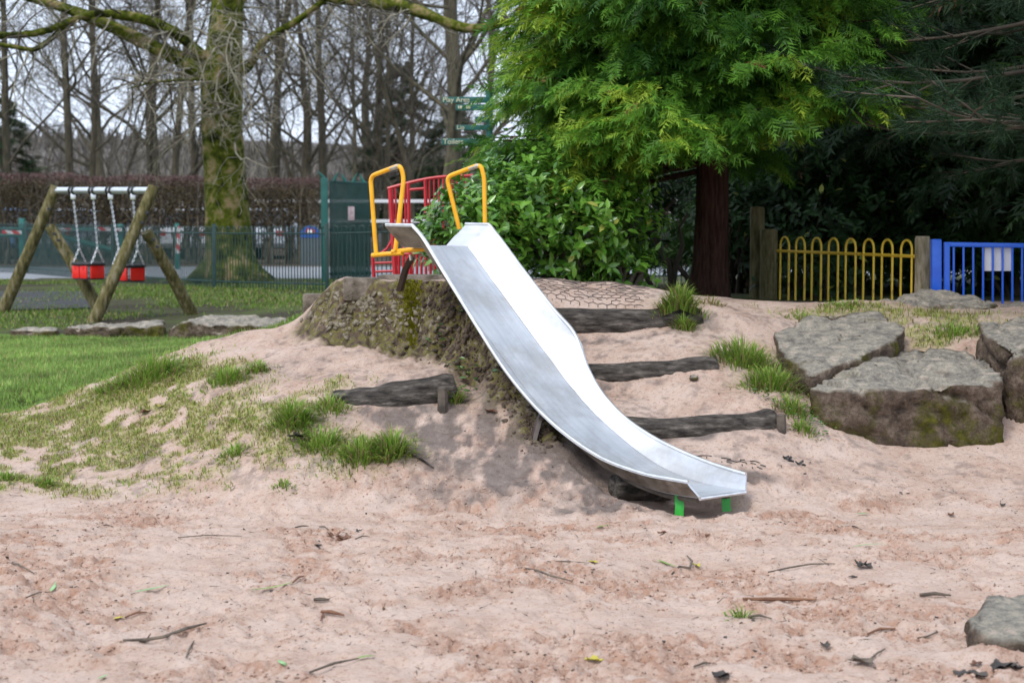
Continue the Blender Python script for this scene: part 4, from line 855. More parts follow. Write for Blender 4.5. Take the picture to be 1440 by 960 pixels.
# parked cars behind the hedge
def car(x, y, rz, body, label):
    z = hz(x, y); c = empty('parked_car', (x, y, z)); c.rotation_euler.z = rz; tag(c, label, 'car', 'cars parked behind the hedge'); o = Vector((x, y, z))
    sec = [(-2.1, .45, .78, .74), (-2.0, .32, .92, .82), (-1.2, .28, .96, .86), (0, .28, .98, .87), (1.1, .28, .95, .86), (1.9, .32, .82, .82), (2.1, .42, .66, .72)]
    mb = MB(); V_ = []
    for X, z0, z1, hw in sec: V_ += [(X, -hw, z0), (X, -hw * 1.02, (z0 + z1) / 2), (X, -hw * .92, z1), (X, hw * .92, z1), (X, hw * 1.02, (z0 + z1) / 2), (X, hw, z0)]
    F_ = [(i * 6 + k, i * 6 + (k + 1) % 6, (i + 1) * 6 + (k + 1) % 6, (i + 1) * 6 + k) for i in range(6) for k in range(6)] + [tuple(range(6))[::-1], tuple(36 + k for k in range(6))]
    bd = mb.add([Vector(v) + o for v in V_], F_).build('body', body, c, angle=35)
    V_ = [(-1.75, -.74, .93), (1.0, -.76, .95), (.35, -.60, 1.42), (-1.15, -.60, 1.45), (-1.75, .74, .93), (1.0, .76, .95), (.35, .60, 1.42), (-1.15, .60, 1.45)]
    MB().add([Vector(v) + o for v in V_], [(0, 1, 2, 3), (7, 6, 5, 4), (3, 2, 6, 7), (1, 5, 6, 2), (0, 3, 7, 4), (0, 4, 5, 1)]).build('cabin', M['glass'], c, smooth=False)
    V_ = [(.40, -.62, 1.40), (-1.2, -.62, 1.43), (-1.2, .62, 1.43), (.40, .62, 1.40), (.3, -.56, 1.47), (-1.1, -.56, 1.5), (-1.1, .56, 1.5), (.3, .56, 1.47)]
    MB().add([Vector(v) + o for v in V_], [(0, 1, 2, 3)[::-1], (4, 5, 6, 7), (0, 1, 5, 4), (1, 2, 6, 5), (2, 3, 7, 6), (3, 0, 4, 7)]).build('roof', body, c)
    for X in (-1.3, 1.3):
        for s_ in (-1, 1):
            w_ = MB().tube([o + Vector((X, s_ * .68, .31)), o + Vector((X, s_ * .88, .31))], .31, 18).build('wheel', M['tyre'], c); MB().tube([o + Vector((X, s_ * .86, .31)), o + Vector((X, s_ * .895, .31))], .19, 12).build('rim', M['galv'], w_)
    for s_ in (-1, 1):
        MB().box(o + Vector((2.05, s_ * .6, .62)), (.12, .28, .12), None, .02).build('headlight', M['whitesign'], c); MB().box(o + Vector((-2.07, s_ * .62, .74)), (.1, .22, .14), None, .02).build('tail_light', M['lamp_red'], c)
for px, m_, lb in ((110, 'car_silver', 'silver car seen through the hedge behind the left swing seat'), (205, 'car_white', 'white car seen through the hedge behind the right swing seat'), (285, 'car_white', 'white car left of the mossy trunk behind the hedge'), (385, 'car_silver', 'pale silver car behind the hedge left of the round topped bin'), (20, 'car_blue', 'blue car behind the hedge at the far left')):
    p = P(px, 350, 52.5); car(p.x, p.y, R(84 + random.uniform(-5, 5)), M[m_], lb)

# ------------------------------------------------------------------ beech hedge
hg = empty('beech_hedge', gp(220, 370, 46)); tag(hg, 'long clipped beech hedge with brown leaves behind the road', 'hedge')
HX0, HX1 = -24.0, P(449, 300, 46).x; N = 62000
x = rng.uniform(HX0, HX1, N); y = 45.4 + 1.3 * rng.random(N); zt = 3.15 + .12 * vnoise(x * 1.5, x * 0) + .22 * np.clip((-x - 9) / 10, -.5, 1); zz = rng.random(N) ** .62
z = .95 + (zt - .95) * zz; k = (z > 1.75 + .3 * vnoise(x * 2, x * .7)) | (rng.random(N) < .10); x, y, z, zt = x[k], y[k], z[k], zt[k]; N = len(x)
a = rng.normal(size=(N, 3)); b = rng.normal(size=(N, 3)); Tm = np.array([[-.5, 0, 0], [0, -.32, .05], [.5, 0, 0], [0, .32, .05]]); FR = frames(a, b) * (.075 * rng.uniform(.6, 1.3, N))[:, None, None]
V, Fc = instance_np(Tm, np.array([[0, 1, 2, 3]]), FR, np.stack([x, y, z], -1))
hi = np.clip((z - (zt - .35)) / .35, 0, 1)[:, None]; t = rng.random((N, 1)); C = (np.array([.055, .045, .025]) * (1 - t) + np.array([.135, .10, .055]) * t) * (1 - hi) + (np.array([.10, .055, .055]) * (1 - t) + np.array([.20, .115, .11]) * t) * hi
tag(build_np('foliage', V, Fc, M['beech'], hg, col=np.repeat(C, 4, 0)), kind='stuff')
mb = MB()
for i in range(230):
    X = random.uniform(HX0, HX1); Y = random.uniform(45.5, 46.6); z0 = hz(X, Y); q = [Vector((X, Y, z0 - .05))]
    for s_ in range(4): q.append(q[-1] + Vector((random.uniform(-.12, .12), random.uniform(-.08, .08), .55)))
    mb.tube(q, [.035, .03, .024, .018, .01], 4, cap=False)
    for _ in range(3):
        s0 = q[random.choice((1, 2, 3))]; mb.tube([s0, s0 + Vector((random.uniform(-.35, .35), random.uniform(-.15, .15), .4)), s0 + Vector((random.uniform(-.5, .5), random.uniform(-.2, .2), .85))], [.014, .01, .005], 3, cap=False)
tag(mb.build('stems', M['stem'], hg), kind='stuff')

# ------------------------------------------------------------------ bare trees
def grow(mb, p, d, L_, r, lvl, maxl, rnd, gnarl=.18, up=.06, sides=(8, 6, 4, 3, 3, 3), kids=(14, 6, 5, 4), spread=(55, 50, 45, 45), first=.25, shrink=(.5, .5, .55, .55), twig=None):
    n = (9, 6, 5, 4, 3, 3)[lvl]; pts = [p.copy()]; dirs = [d.copy()]
    for i in range(n):
        d = (d + Vector((rnd.gauss(0, gnarl), rnd.gauss(0, gnarl), rnd.gauss(0, gnarl) + up)) * (.35 if lvl == 0 else 1)).normalized(); pts.append(pts[-1] + d * L_ / n); dirs.append(d.copy())
    rad = [max(r * (1 - .8 * i / n), .0035) for i in range(n + 1)]
    (twig if (twig is not None and lvl >= 2) else mb).tube(pts, rad, sides[lvl], cap=False)
    if lvl >= maxl: return
    for k in range(kids[lvl]):
        t = first + (1 - first) * (k + rnd.random()) / kids[lvl] if lvl == 0 else .15 + .85 * (k + rnd.random()) / kids[lvl]
        f = min(t, .999) * n; i = int(f); q = pts[i].lerp(pts[i + 1], f - i); dd = dirs[i]
        ax = dd.cross(Vector((rnd.gauss(0, 1), rnd.gauss(0, 1), rnd.gauss(0, 1)))).normalized()
        nd = Matrix.Rotation(R(spread[lvl] * rnd.uniform(.6, 1.2)), 3, ax) @ dd
        grow(mb, q, nd, L_ * shrink[lvl] * rnd.uniform(.6, 1.15) * (1.15 - .55 * t), max(rad[i] * (.38, .42, .45, .5, .5)[lvl], .0032), lvl + 1, maxl, rnd, gnarl, up, sides, kids, spread, first, shrink, twig)
def bare_proto(seed, h, r, kids, first, spread, shrink=(.5, .5, .55, .55), maxl=4):
    rnd = random.Random(seed); mb = MB(); tw = MB(); root = empty('bare_tree', (0, 0, 0))
    grow(mb, Vector((0, 0, -.2)), Vector((rnd.uniform(-.05, .05), rnd.uniform(-.05, .05), 1)).normalized(), h, r, 0, maxl, rnd, kids=kids, first=first, spread=spread, shrink=shrink, twig=tw)
    mb.build('trunk', M['bark'], root, angle=None); mb2 = tw.build('crown', M['twig'], root, angle=None); tag(mb2, kind='stuff'); return root
protos = [bare_proto(11, 12, .15, (20, 7, 6, 4), .18, (60, 50, 45, 45)), bare_proto(12, 13, .17, (16, 8, 6, 4), .25, (45, 50, 50, 45)), bare_proto(13, 14, .125, (24, 6, 5, 4), .3, (70, 45, 45, 45), (.32, .5, .55, .5)), bare_proto(14, 9, .24, (15, 8, 6, 4), .16, (58, 50, 45, 45), (.7, .55, .55, .55)), bare_proto(15, 10, .09, (18, 7, 5, 4), .12, (50, 50, 45, 45), (.6, .5, .5, .5))]
used = set()
def place(proto, px, d, s, rz, label, grp='bare winter trees beyond the hedge'):
    g_ = P(px, 360, d); o = protos[proto]
    if proto in used: o = copy_tree(o)
    used.add(proto); o.location = (g_.x, g_.y, hz(g_.x, g_.y)); o.scale = (s, s, s); o.rotation_euler.z = rz; tag(o, label, 'tree', grp)
for i, (pr_, px, d, s, rz, lb) in enumerate([
    (2, 107, 52, 1.15, .3, 'straight pale trunked tree left of the mossy tree'), (3, 215, 56, 1.15, 1.2, 'spreading dark tree with low limbs just left of the mossy trunk'), (2, 236, 60, 1.25, 2.2, 'slim trunk close behind the spreading dark tree'),
    (4, 165, 62, .9, .9, 'thin young tree between the swing chains'), (0, 20, 55, 1.1, 4.0, 'bare tree rising at the left picture edge'), (1, -60, 58, 1.2, 5, 'bare tree reaching in from beyond the left edge'), (2, 372, 56, 1.2, 1.8, 'slim tall tree just right of the mossy trunk'),
    (1, 456, 58, 1.05, .4, 'straight brown trunk above the green gate post'), (4, 498, 54, 1.05, 2.4, 'thin dark tree above the green gate'), (2, 540, 62, .95, 3.3, 'leaning slim tree left of the yellow handrail'),
    (3, 614, 40, 1.0, 2.7, 'dark gnarled tree with many limbs behind the finger post'), (1, 642, 46, 1.25, .2, 'large dark trunk right beside the cedar foliage'), (0, 574, 66, 1.0, 1.1, 'bare tree above the red railing'), (4, 415, 68, 1.2, 3.9, 'small bare tree between the tall slim trunks'),
    (3, 150, 84, 1.3, 5.1, 'far wide tree above the swing crossbar'), (3, 520, 90, 1.3, .7, 'far wide tree above the gate spikes'), (1, 680, 78, 1.3, 1.5, 'far tree partly hidden by the cedar'),
    (2, 930, 50, 1.2, 1, 'bare tree seen in the gap beside the cedar trunk'), (3, 420, 60, 1.0, 3.4, 'spreading tree with low boughs right of the mossy tree'), (0, 275, 66, 1.2, 5.2, 'finely branched tree half hidden by the mossy trunk'), (4, 585, 52, 1.2, 4.4, 'thin branching tree left of the finger post'), (0, 130, 70, 1.1, 1.7, 'fine twigged tree right of the straight pale trunk'), (0, 395, 64, 1.05, 2.9, 'fine twigged tree between the two slim tall trunks'), (3, 520, 68, 1.1, 1.9, 'wide low branched tree above the gate'),
    (4, 40, 50, .42, 1, 'bare shrub above the hedge at the left edge'), (4, 140, 51, .45, 2, 'bare shrub above the hedge over the swing crossbar'), (4, 262, 50, .42, 3, 'bare shrub above the hedge left of the mossy trunk'), (4, 410, 51, .46, 4, 'bare shrub above the hedge right of the mossy trunk'), (4, 530, 52, .5, 5, 'bare shrub behind the green gate'), (4, 600, 50, .5, .5, 'bare shrub behind the red railing')]):
    place(pr_, px, d, s, rz, lb)
# wooded hillside: a mass of far twiggy crowns
N = 22000; x = rng.uniform(-120, 60, N); y = rng.uniform(80, 190, N); z = hza(x, y); hh = rng.uniform(.6, 2.6, N)
V, Fc, C = blades(np.stack([x, y, z], -1), hh, rng.uniform(.12, .5, N), rng.uniform(.1, .6, N), (np.array([.15, .135, .115]) * (.6 + .8 * rng.random(N))[:, None]), 1)
tag(build_np('far_wood', V, Fc, M['beech'], col=C), 'purple grey bare wood covering the far hillside', 'wood', kind='stuff')

# mossy beech beside the fence
mt = empty('mossy_tree', gp(322, 392, 33)); tag(mt, 'big moss covered tree with sweeping limbs behind the fence', 'tree', None); MD = 33.0
rnd = random.Random(5)
def tp_(px, py, d=MD): return P(px, py, d)
mb = MB(); base = gp(325, 394, MD)
C_ = [base + Vector((.12, 0, -.15)), P(324, 380, MD), P(322, 350, MD), P(320, 300, MD), P(316, 240, MD), P(312, 180, MD), P(312, 120, MD), P(316, 60, MD), P(320, 0, MD), P(323, -70, MD), P(318, -180, MD), P(326, -300, MD)]
mb.tube(C_, [.78, .56, .46, .43, .40, .39, .40, .34, .30, .27, .2, .1], 18)
for a in (-2.9, -1.9, -1.2, -.3, .6, 2.0, 2.6):            # root flare
    o_ = Vector((math.cos(a), math.sin(a), 0)); mb.tube([base + Vector((0, 0, .42)) + o_ * .22, base + Vector((0, 0, .15)) + o_ * .55, base + o_ * 1.0 + Vector((0, 0, -.12))], [.26, .19, .05], 8)
mb.build('trunk', M['mossbark'], mt, angle=None)
limbs = [([(306, 118), (285, 102), (255, 84), (215, 66), (170, 44), (120, 22), (70, 5), (20, -12)], .22, .10, 0), ([(306, 85), (285, 78), (262, 58), (240, 42), (205, 28), (160, 20), (120, 22), (60, 45), (0, 50), (-60, 44)], .14, .07, -.6),
         ([(120, 20), (105, 30), (88, 42), (65, 60), (48, 70), (20, 66), (-10, 62)], .075, .05, -.7), ([(336, 105), (352, 92), (368, 62), (390, 46), (420, 28), (455, 2), (500, -22)], .10, .06, -1.2),
         ([(330, -40), (400, -30), (460, -6), (510, 2), (560, 8), (600, 20), (640, 36), (672, 40), (720, 30)], .16, .09, -3.0), ([(322, -20), (280, -50), (200, -80), (100, -70)], .16, .08, .5), ([(324, 20), (345, -10), (380, -60)], .16, .1, .8), ([(300, 112), (270, 112), (235, 114), (205, 118), (180, 125)], .04, .015, -1.5)]
tw = MB(); twm = MB()
for pts, r0, r1, dd in limbs:
    n = len(pts); w = [P(x, y, MD + dd * (i / (n - 1)) ** .7) for i, (x, y) in enumerate(pts)]; C_ = [Vector(v) for v in resample([tuple(p) for p in w], 26)]
    MB().tube(C_, [q_ * (.84 + .22 * mnoise.noise(Vector((i_ * .4, r0 * 90, 1)))) for i_, q_ in enumerate(np.linspace(r0, r1, 26))], 9).build('limb', M['mossbark'], mt, angle=None)
    for k in range(15):
        i = rnd.randrange(4, 25); t_ = (C_[i] - C_[i - 1]).normalized(); ax = t_.cross(Vector((rnd.gauss(0, 1), rnd.gauss(0, 1), rnd.gauss(0, 1)))).normalized(); nd = Matrix.Rotation(R(rnd.uniform(35, 90)), 3, ax) @ t_ + Vector((0, 0, -.25))
        grow(tw if rnd.random() < .62 else twm, C_[i], nd.normalized(), rnd.uniform(.7, 1.9), rnd.uniform(.012, .026), 2, 4, rnd, gnarl=.3, up=-.10, kids=(0, 0, 5, 4), shrink=(.5, .5, .6, .55), spread=(50, 50, 50, 50))
for x0, y0 in [(310, 100), (318, 140), (300, 115), (325, 60), (330, 30), (308, 160), (335, 150), (318, 20), (300, 60), (340, 90), (330, 200), (305, 130)]:
    for k in range(2):
        d = Vector((rnd.uniform(-1, .9), -.9, rnd.uniform(-.5, .5))).normalized(); grow(tw, P(x0, y0, MD - .35), d, rnd.uniform(1.2, 2.6), .022, 2, 4, rnd, gnarl=.3, up=-.12, kids=(0, 0, 6, 4), shrink=(.5, .5, .6, .55))
tag(tw.build('twigs', M['paletwig'], mt, angle=None), kind='stuff'); tag(twm.build('twigs', M['twig'], mt, angle=None), kind='stuff')

# ------------------------------------------------------------------ cedar
# one flat spray: a midrib with pairs of toothed side sprigs
def spray_template(seed):
    rn = random.Random(seed); V_ = []; F_ = []
    def tri(a, b, c): n = len(V_); V_.extend([a, b, c]); F_.append((n, n + 1, n + 2))
    for s_ in (-1, 1):
        x0 = rn.uniform(0, .08)
        while x0 < .92:
            ln = (.36 * (1 - x0 ** 1.7) + .06) * rn.uniform(.55, 1.25); sw = rn.uniform(.45, 1.0); zd = -.2 * x0 ** 2 + rn.uniform(-.05, .03); dr_ = rn.uniform(.05, .3)
            tri((x0, s_ * .01, zd), (x0 + rn.uniform(.09, .15), s_ * .01, zd - .02), (x0 + .08 + ln * sw, s_ * ln, zd - dr_ * ln - .03))
            if rn.random() < .6: tri((x0 + .06 + ln * .25 * sw, s_ * ln * .3, zd - .02), (x0 + .13 + ln * .4 * sw, s_ * ln * .42, zd - .03), (x0 + .16 + ln * (sw + .35) * .8, s_ * ln * rn.uniform(.35, .7), zd - dr_ * ln - .06))
            x0 += rn.uniform(.13, .24)
    tri((.86, -.05, -.15), (.86, .05, -.15), (1.14, rn.uniform(-.08, .08), -.3)); tri((0, -.014, 0), (0, .014, 0), (.9, 0, -.16))
    return np.array(V_), np.array(F_)
SPRAYS = [spray_template(k) for k in range(7)]
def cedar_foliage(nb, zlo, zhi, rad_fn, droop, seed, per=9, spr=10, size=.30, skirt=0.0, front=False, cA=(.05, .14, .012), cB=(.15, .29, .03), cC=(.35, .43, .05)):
    rg = np.random.default_rng(seed); pos = []; dr = []; up = []; tip = []; br = []
    for i in range(nb):
        az = (rg.random() * 2 * np.pi if not front or rg.random() < .25 else -1.95 + rg.normal() * 1.05); zl = zlo + skirt * (.5 + .5 * np.cos(az + .35)); zb = zl + (zhi - zl) * ((i + rg.random()) / nb) ** (1.45 if front else 1.25); Rr = rad_fn(zb, az) * rg.uniform(.68, 1.06); o = np.array([np.cos(az), np.sin(az), 0]); sd = np.array([-o[1], o[0], 0])
        t = np.linspace(0, 1, 9); cur = o[None] * (t * Rr)[:, None] + np.array([0, 0, 1.])[None] * (zb - droop * Rr * t ** 1.3 * .55 + droop * Rr * .22 * t ** 4)[:, None]
        br.append(cur)
        for k in range(per):
            u = .42 + .58 * (k + rg.random()) / per; f = u * 8; j = min(int(f), 7); c = cur[j] * (1 - (f - j)) + cur[j + 1] * (f - j); tg = norm(cur[j + 1] - cur[j])
            bl = (.25 + .35 * (1 - u)) * Rr * .6 * rg.uniform(.6, 1.2); s_ = 1 if k % 2 else -1; bd = norm(tg * .75 + sd * s_ * rg.uniform(.4, 1.0) + np.array([0, 0, rg.uniform(-.35, .15)]))
            m_ = spr if u > .55 else spr // 2
            for q in range(m_):
                w = (q + rg.random()) / m_; p = c + bd * bl * w + np.array([0, 0, -.10 * w * w]) + rg.normal(size=3) * .035
                d = norm(bd * .5 + o * .5 + sd * rg.normal() * .7 + np.array([0, 0, .15 - 1.1 * rg.random()])); pos.append(p); dr.append(d); up.append(norm(np.array([0, 0, 1.]) + o * .6 + rg.normal(size=3) * .55)); tip.append(u * .6 + .4 * w)
    pos = np.array(pos); n = len(pos); FRm = frames(np.array(dr), np.array(up)) * (size * rg.uniform(.4, 1.25, n))[:, None, None]; FRm[:, :, 1] *= rg.uniform(.65, 1.2, n)[:, None]
    cl = vnoise(pos[:, 0] * 2.3 + seed, pos[:, 2] * 2.3 + pos[:, 1] * 1.7) + .5 * vnoise(pos[:, 0] * 6, pos[:, 2] * 6 + pos[:, 1] * 5); dead = rg.random(n) < .006
    t = np.clip(.30 + .9 * cl + rg.normal(size=n) * .17 + .18 * np.array(tip), 0, 1)[:, None]
    c = np.where(t < .7, np.array(cA) + (np.array(cB) - np.array(cA)) * t / .7, np.array(cB) + (np.array(cC) - np.array(cB)) * (t - .7) / .3); c[dead] = (.16, .07, .03)
    Vs, Fs, Cs, o_ = [], [], [], 0; which = rg.integers(len(SPRAYS), size=n)
    for q, (ST, SF) in enumerate(SPRAYS):
        m_ = which == q; V, Fc = instance_np(ST, SF, FRm[m_], pos[m_]); Vs.append(V); Fs.append(Fc + o_); o_ += len(V); Cs.append(np.repeat(c[m_], len(ST), 0) * np.tile(.85 + .3 * np.clip(ST[:, :1], 0, 1), (int(m_.sum()), 1)))
    return np.vstack(Vs), np.vstack(Fs), np.vstack(Cs), br
def cedar(px, d, label, seed, trunk_r=.155, H=8.5, nb=210, r0=2.25, zlo=1.55, **kw):
    g_ = gp(px, 420, d); o = empty('cedar_tree', g_); tag(o, label, 'tree', kw.pop('group', None)); b0 = np.array(g_)
    mb = MB(); rn = random.Random(seed); tz = [-.2, .1, .35, .8, 1.6, 3, 5, 7, H]; tr = [1.6, 1.25, 1.08, 1.0, .95, .82, .6, .35, .08]
    pts = [g_ + Vector((.03 * math.sin(z * 1.3), .02 * math.cos(z), z)) for z in tz]; mb.tube(pts, [trunk_r * r_ for r_ in tr], 20); mb.build('trunk', M['cedarbark'], o, angle=None)
    def rf(z, az): return r0 * np.interp(z, [zlo - .2, zlo + .5, 4.2, H * .68, H], [.85, 1.0, 1.0, .75, .12])
    V, Fc, cv, br = cedar_foliage(nb, zlo, H - .2, rf, .55, seed, **kw)
    tag(build_np('crown', V + b0, Fc, M['cedar'], o, col=cv), kind='stuff')
    bb = MB()
    for c in br: bb.tube([Vector(tuple(p + b0)) for p in c[::2]], list(np.linspace(.03, .006, 5)), 4, cap=False)
    bb.build('branches', M['cedarbark'], o, angle=None); o_ = o; tag(o.children[-1], kind='stuff'); return o
big = cedar(997, 16.0, 'bright green cedar with a thick red brown trunk behind the log steps', 21, nb=430, per=13, spr=17, size=.185, r0=2.06, zlo=1.2, skirt=1.0, front=True, cA=(.020, .075, .008), cB=(.12, .29, .026), cC=(.33, .45, .045))
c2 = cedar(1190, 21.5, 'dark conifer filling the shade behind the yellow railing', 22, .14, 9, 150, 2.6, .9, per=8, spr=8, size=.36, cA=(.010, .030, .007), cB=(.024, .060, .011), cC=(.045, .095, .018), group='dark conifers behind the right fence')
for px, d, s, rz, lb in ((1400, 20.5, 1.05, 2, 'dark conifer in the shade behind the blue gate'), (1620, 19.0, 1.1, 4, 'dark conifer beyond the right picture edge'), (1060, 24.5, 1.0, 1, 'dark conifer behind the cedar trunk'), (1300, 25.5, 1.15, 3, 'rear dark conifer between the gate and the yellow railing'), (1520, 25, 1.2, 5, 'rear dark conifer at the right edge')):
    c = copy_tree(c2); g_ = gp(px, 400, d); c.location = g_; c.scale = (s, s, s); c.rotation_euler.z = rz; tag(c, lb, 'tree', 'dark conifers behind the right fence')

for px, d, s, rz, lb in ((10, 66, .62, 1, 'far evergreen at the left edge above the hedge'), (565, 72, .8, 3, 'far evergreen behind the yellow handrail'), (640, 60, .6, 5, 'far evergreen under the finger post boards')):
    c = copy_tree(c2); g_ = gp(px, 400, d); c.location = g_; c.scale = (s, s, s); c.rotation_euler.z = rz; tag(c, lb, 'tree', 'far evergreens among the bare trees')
# ------------------------------------------------------------------ pine at the upper right
def pine(px, d, label, seed):
    g_ = gp(px, 420, d); o = empty('pine_tree', g_); tag(o, label, 'tree'); b0 = np.array(g_); rg = np.random.default_rng(seed)
    MB().tube([g_ + Vector((0, 0, z)) for z in (-.2, .3, 2, 5, 8)], [.26, .2, .17, .12, .03], 14).build('trunk', M['cedarbark'], o, angle=None)
    bb = MB(); pos = []; dirs = []
    for i in range(125):
        zb = 1.45 + 6.4 * ((i + rg.random()) / 125) ** 1.3; az = rg.random() * 2 * np.pi; Rr = np.interp(zb, [1.4, 3, 6, 8], [2.5, 2.7, 2.0, .4]) * rg.uniform(.7, 1.05); oo = np.array([np.cos(az), np.sin(az), .0]); sd = np.array([-oo[1], oo[0], 0]); t = np.linspace(0, 1, 7)
        cur = oo[None] * (t * Rr)[:, None] + np.array([0, 0, 1.])[None] * (zb - .25 * Rr * t + .2 * Rr * t ** 3)[:, None] + sd[None] * (np.sin(t * 3 + i) * .12)[:, None]; bb.tube([Vector(tuple(p + b0)) for p in cur], list(np.linspace(.024, .005, 7)), 5, cap=False)
        for k in range(11):
            u = .25 + .75 * (k + rg.random()) / 11; f = u * 6; j = min(int(f), 5); c = cur[j] * (1 - f + j) + cur[j + 1] * (f - j); tg = norm(cur[j + 1] - cur[j]); sdn = norm(tg * .6 + sd * (1 if k % 2 else -1) * rg.uniform(.5, 1) + np.array([0, 0, rg.uniform(-.3, .4)])); ln = rg.uniform(.25, .6); e = c + sdn * ln
            bb.tube([Vector(tuple(c + b0)), Vector(tuple(e + b0))], [.009, .005], 3, cap=False)
            for w in (.45, .75, 1.0): pos.append(c + (e - c) * w); dirs.append(norm(sdn + rg.normal(size=3) * .2))
    tag(bb.build('branches', M['twig'], o, angle=None), kind='stuff')
    pos = np.array(pos); dirs = np.array(dirs); K = 38; n = len(pos) * K; d_ = norm(np.repeat(dirs, K, 0) * .9 + rg.normal(size=(n, 3)) * .55); p = np.repeat(pos, K, 0) + rg.normal(size=(n, 3)) * .02
    Tn = np.array([[0, -.5, 0], [0, .5, 0], [1, 0, -.03]]); FRm = frames(d_, rg.normal(size=(n, 3))); sc = np.stack([.15 * rg.uniform(.7, 1.15, n), np.full(n, .0075), np.full(n, .15)], -1); V, Fc = instance_np(Tn, np.array([[0, 1, 2]]), FRm * sc[:, None, :], p)
    t = rg.random((n, 1)); C = np.array([.007, .024, .010]) * (1 - t) + np.array([.024, .062, .022]) * t
    tag(build_np('crown', V + b0, Fc, M['needle'], o, col=np.repeat(C, 3, 0)), kind='stuff'); return o
pine(1580, 13.6, 'dark long needled pine overhanging the upper right corner', 31)

# ------------------------------------------------------------------ laurels
LT = np.array([[0, 0, 0], [.28, -.19, .05], [.28, 0, -.0], [.28, .19, .05], [.62, -.18, .03], [.62, 0, -.03], [.62, .18, .03], [1, 0, -.10]])
LF = np.array([[0, 1, 2], [0, 2, 3], [1, 4, 5], [1, 5, 2], [2, 5, 6], [2, 6, 3], [4, 7, 5], [5, 7, 6]])
leaf_me = bpy.data.meshes.new('leaf')
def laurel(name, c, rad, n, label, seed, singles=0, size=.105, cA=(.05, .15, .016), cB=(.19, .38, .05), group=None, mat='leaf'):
    rg = np.random.default_rng(seed); g_ = Vector((c[0], c[1], hz(c[0], c[1]))); o = empty(name, g_); tag(o, label, 'bush', group)
    bb = MB(); rn = random.Random(seed); cen = np.array(c)
    for i in range(16):
        d = Vector((rn.uniform(-1, 1), rn.uniform(-1, 1), rn.uniform(.4, 1.2))).normalized(); e = Vector((c[0] + d.x * rad[0] * .9, c[1] + d.y * rad[1] * .9, c[2] + (d.z - .5) * rad[2])); s = g_ + Vector((rn.uniform(-.2, .2), rn.uniform(-.2, .2), -.05)); bb.tube([s, s.lerp(e, .5) + Vector((rn.uniform(-.1, .1), 0, .12)), e], [.03, .02, .008], 5, cap=False)
    tag(bb.build('branches', M['twig'], o, angle=None), kind='stuff')
    ns = n // 6; d = norm(rg.normal(size=(ns, 3))); d[:, 2] = np.abs(d[:, 2]) * np.where(rg.random(ns) < .68, 1, -.8); lump = 1 + .22 * np.sin(d[:, 0] * 5 + seed) * np.cos(d[:, 2] * 6 + d[:, 1] * 4); rr = (rg.random(ns) ** .28) * lump
    sp = cen + d * np.array(rad) * rr[:, None]; gz_ = hza(sp[:, 0], sp[:, 1]); keep = sp[:, 2] > gz_ + .03; sp = sp[keep]; d = d[keep]; ns = len(sp)
    shoot = norm(d * .8 + np.array([0, 0, .55]) + rg.normal(size=(ns, 3)) * .35); K = 6
    P0 = np.repeat(sp, K, 0) + np.repeat(shoot, K, 0) * (np.tile(np.arange(K), ns) * .028)[:, None]; a = norm(rg.normal(size=(ns * K, 3))); S_ = np.repeat(shoot, K, 0); a = norm(a - S_ * (a * S_).sum(1, keepdims=True)); D = norm(a * .85 + S_ * .5 + np.array([0, 0, -.1])); U = norm(S_ * .9 + np.array([0, -.25, .5]) - a * .1)
    FRm = frames(D, U) * (size * rg.uniform(.6, 1.15, ns * K))[:, None, None]; t = rg.random((ns * K, 1)) ** 1.4; C = np.array(cA) * (1 - t) + np.array(cB) * t; y_ = rg.random(ns * K) < .012; C[y_] = (.35, .38, .08)
    if singles:       # the leaves nearest the camera are single parts
        vis = P0[:, 1] * 1.0 - .25 * P0[:, 2]; idx = np.argsort(vis)[:singles * 2]; idx = rg.permutation(idx)[:singles]; m_ = np.ones(len(P0), bool); m_[idx] = False
        for q in range(6):
            me = bpy.data.meshes.new('leaf'); me.from_pydata([tuple(v) for v in LT], [], [tuple(f) for f in LF]); at = me.color_attributes.new('col', 'FLOAT_COLOR', 'POINT'); tq = q / 5
            cc = np.array(cA) * (1 - tq) + np.array(cB) * tq; at.data.foreach_set('color', np.tile(np.append(cc, 1), len(LT)).astype(np.float32)); me.materials.append(M['leaf']); me.polygons.foreach_set('use_smooth', [True] * len(LF)); LM[q] = me
        for i in idx:
            lf = bpy.data.objects.new('leaf', LM[int(rg.integers(6))]); COL.objects.link(lf); lf.parent = o; m3 = Matrix(FRm[i].tolist()); lf.matrix_local = Matrix.Translation(Vector(tuple(P0[i])) - g_) @ m3.to_4x4()
        FRm, P0, C = FRm[m_], P0[m_], C[m_]
    V, Fc = instance_np(LT, LF, FRm, P0); tag(build_np('foliage', V, Fc, M[mat], o, col=np.repeat(C, len(LT), 0), smooth=True), kind='stuff'); return o
LM = [None] * 6
c = P(778, 325, 14.9); laurel('laurel_bush', (c.x, c.y, c.z), (.82, .6, .68), 6600, 'glossy green laurel bush behind the slide and matting', 41, 300)
c = P(672, 345, 14.3); laurel('laurel_bush', (c.x, c.y, c.z), (.44, .36, .42), 2000, 'smaller laurel bush left behind the right yellow handrail', 42)
c = P(872, 380, 14.9); laurel('laurel_bush', (c.x, c.y, c.z - .02), (.3, .3, .28), 600, 'low laurel shoot at the crest beside the matting end', 43)
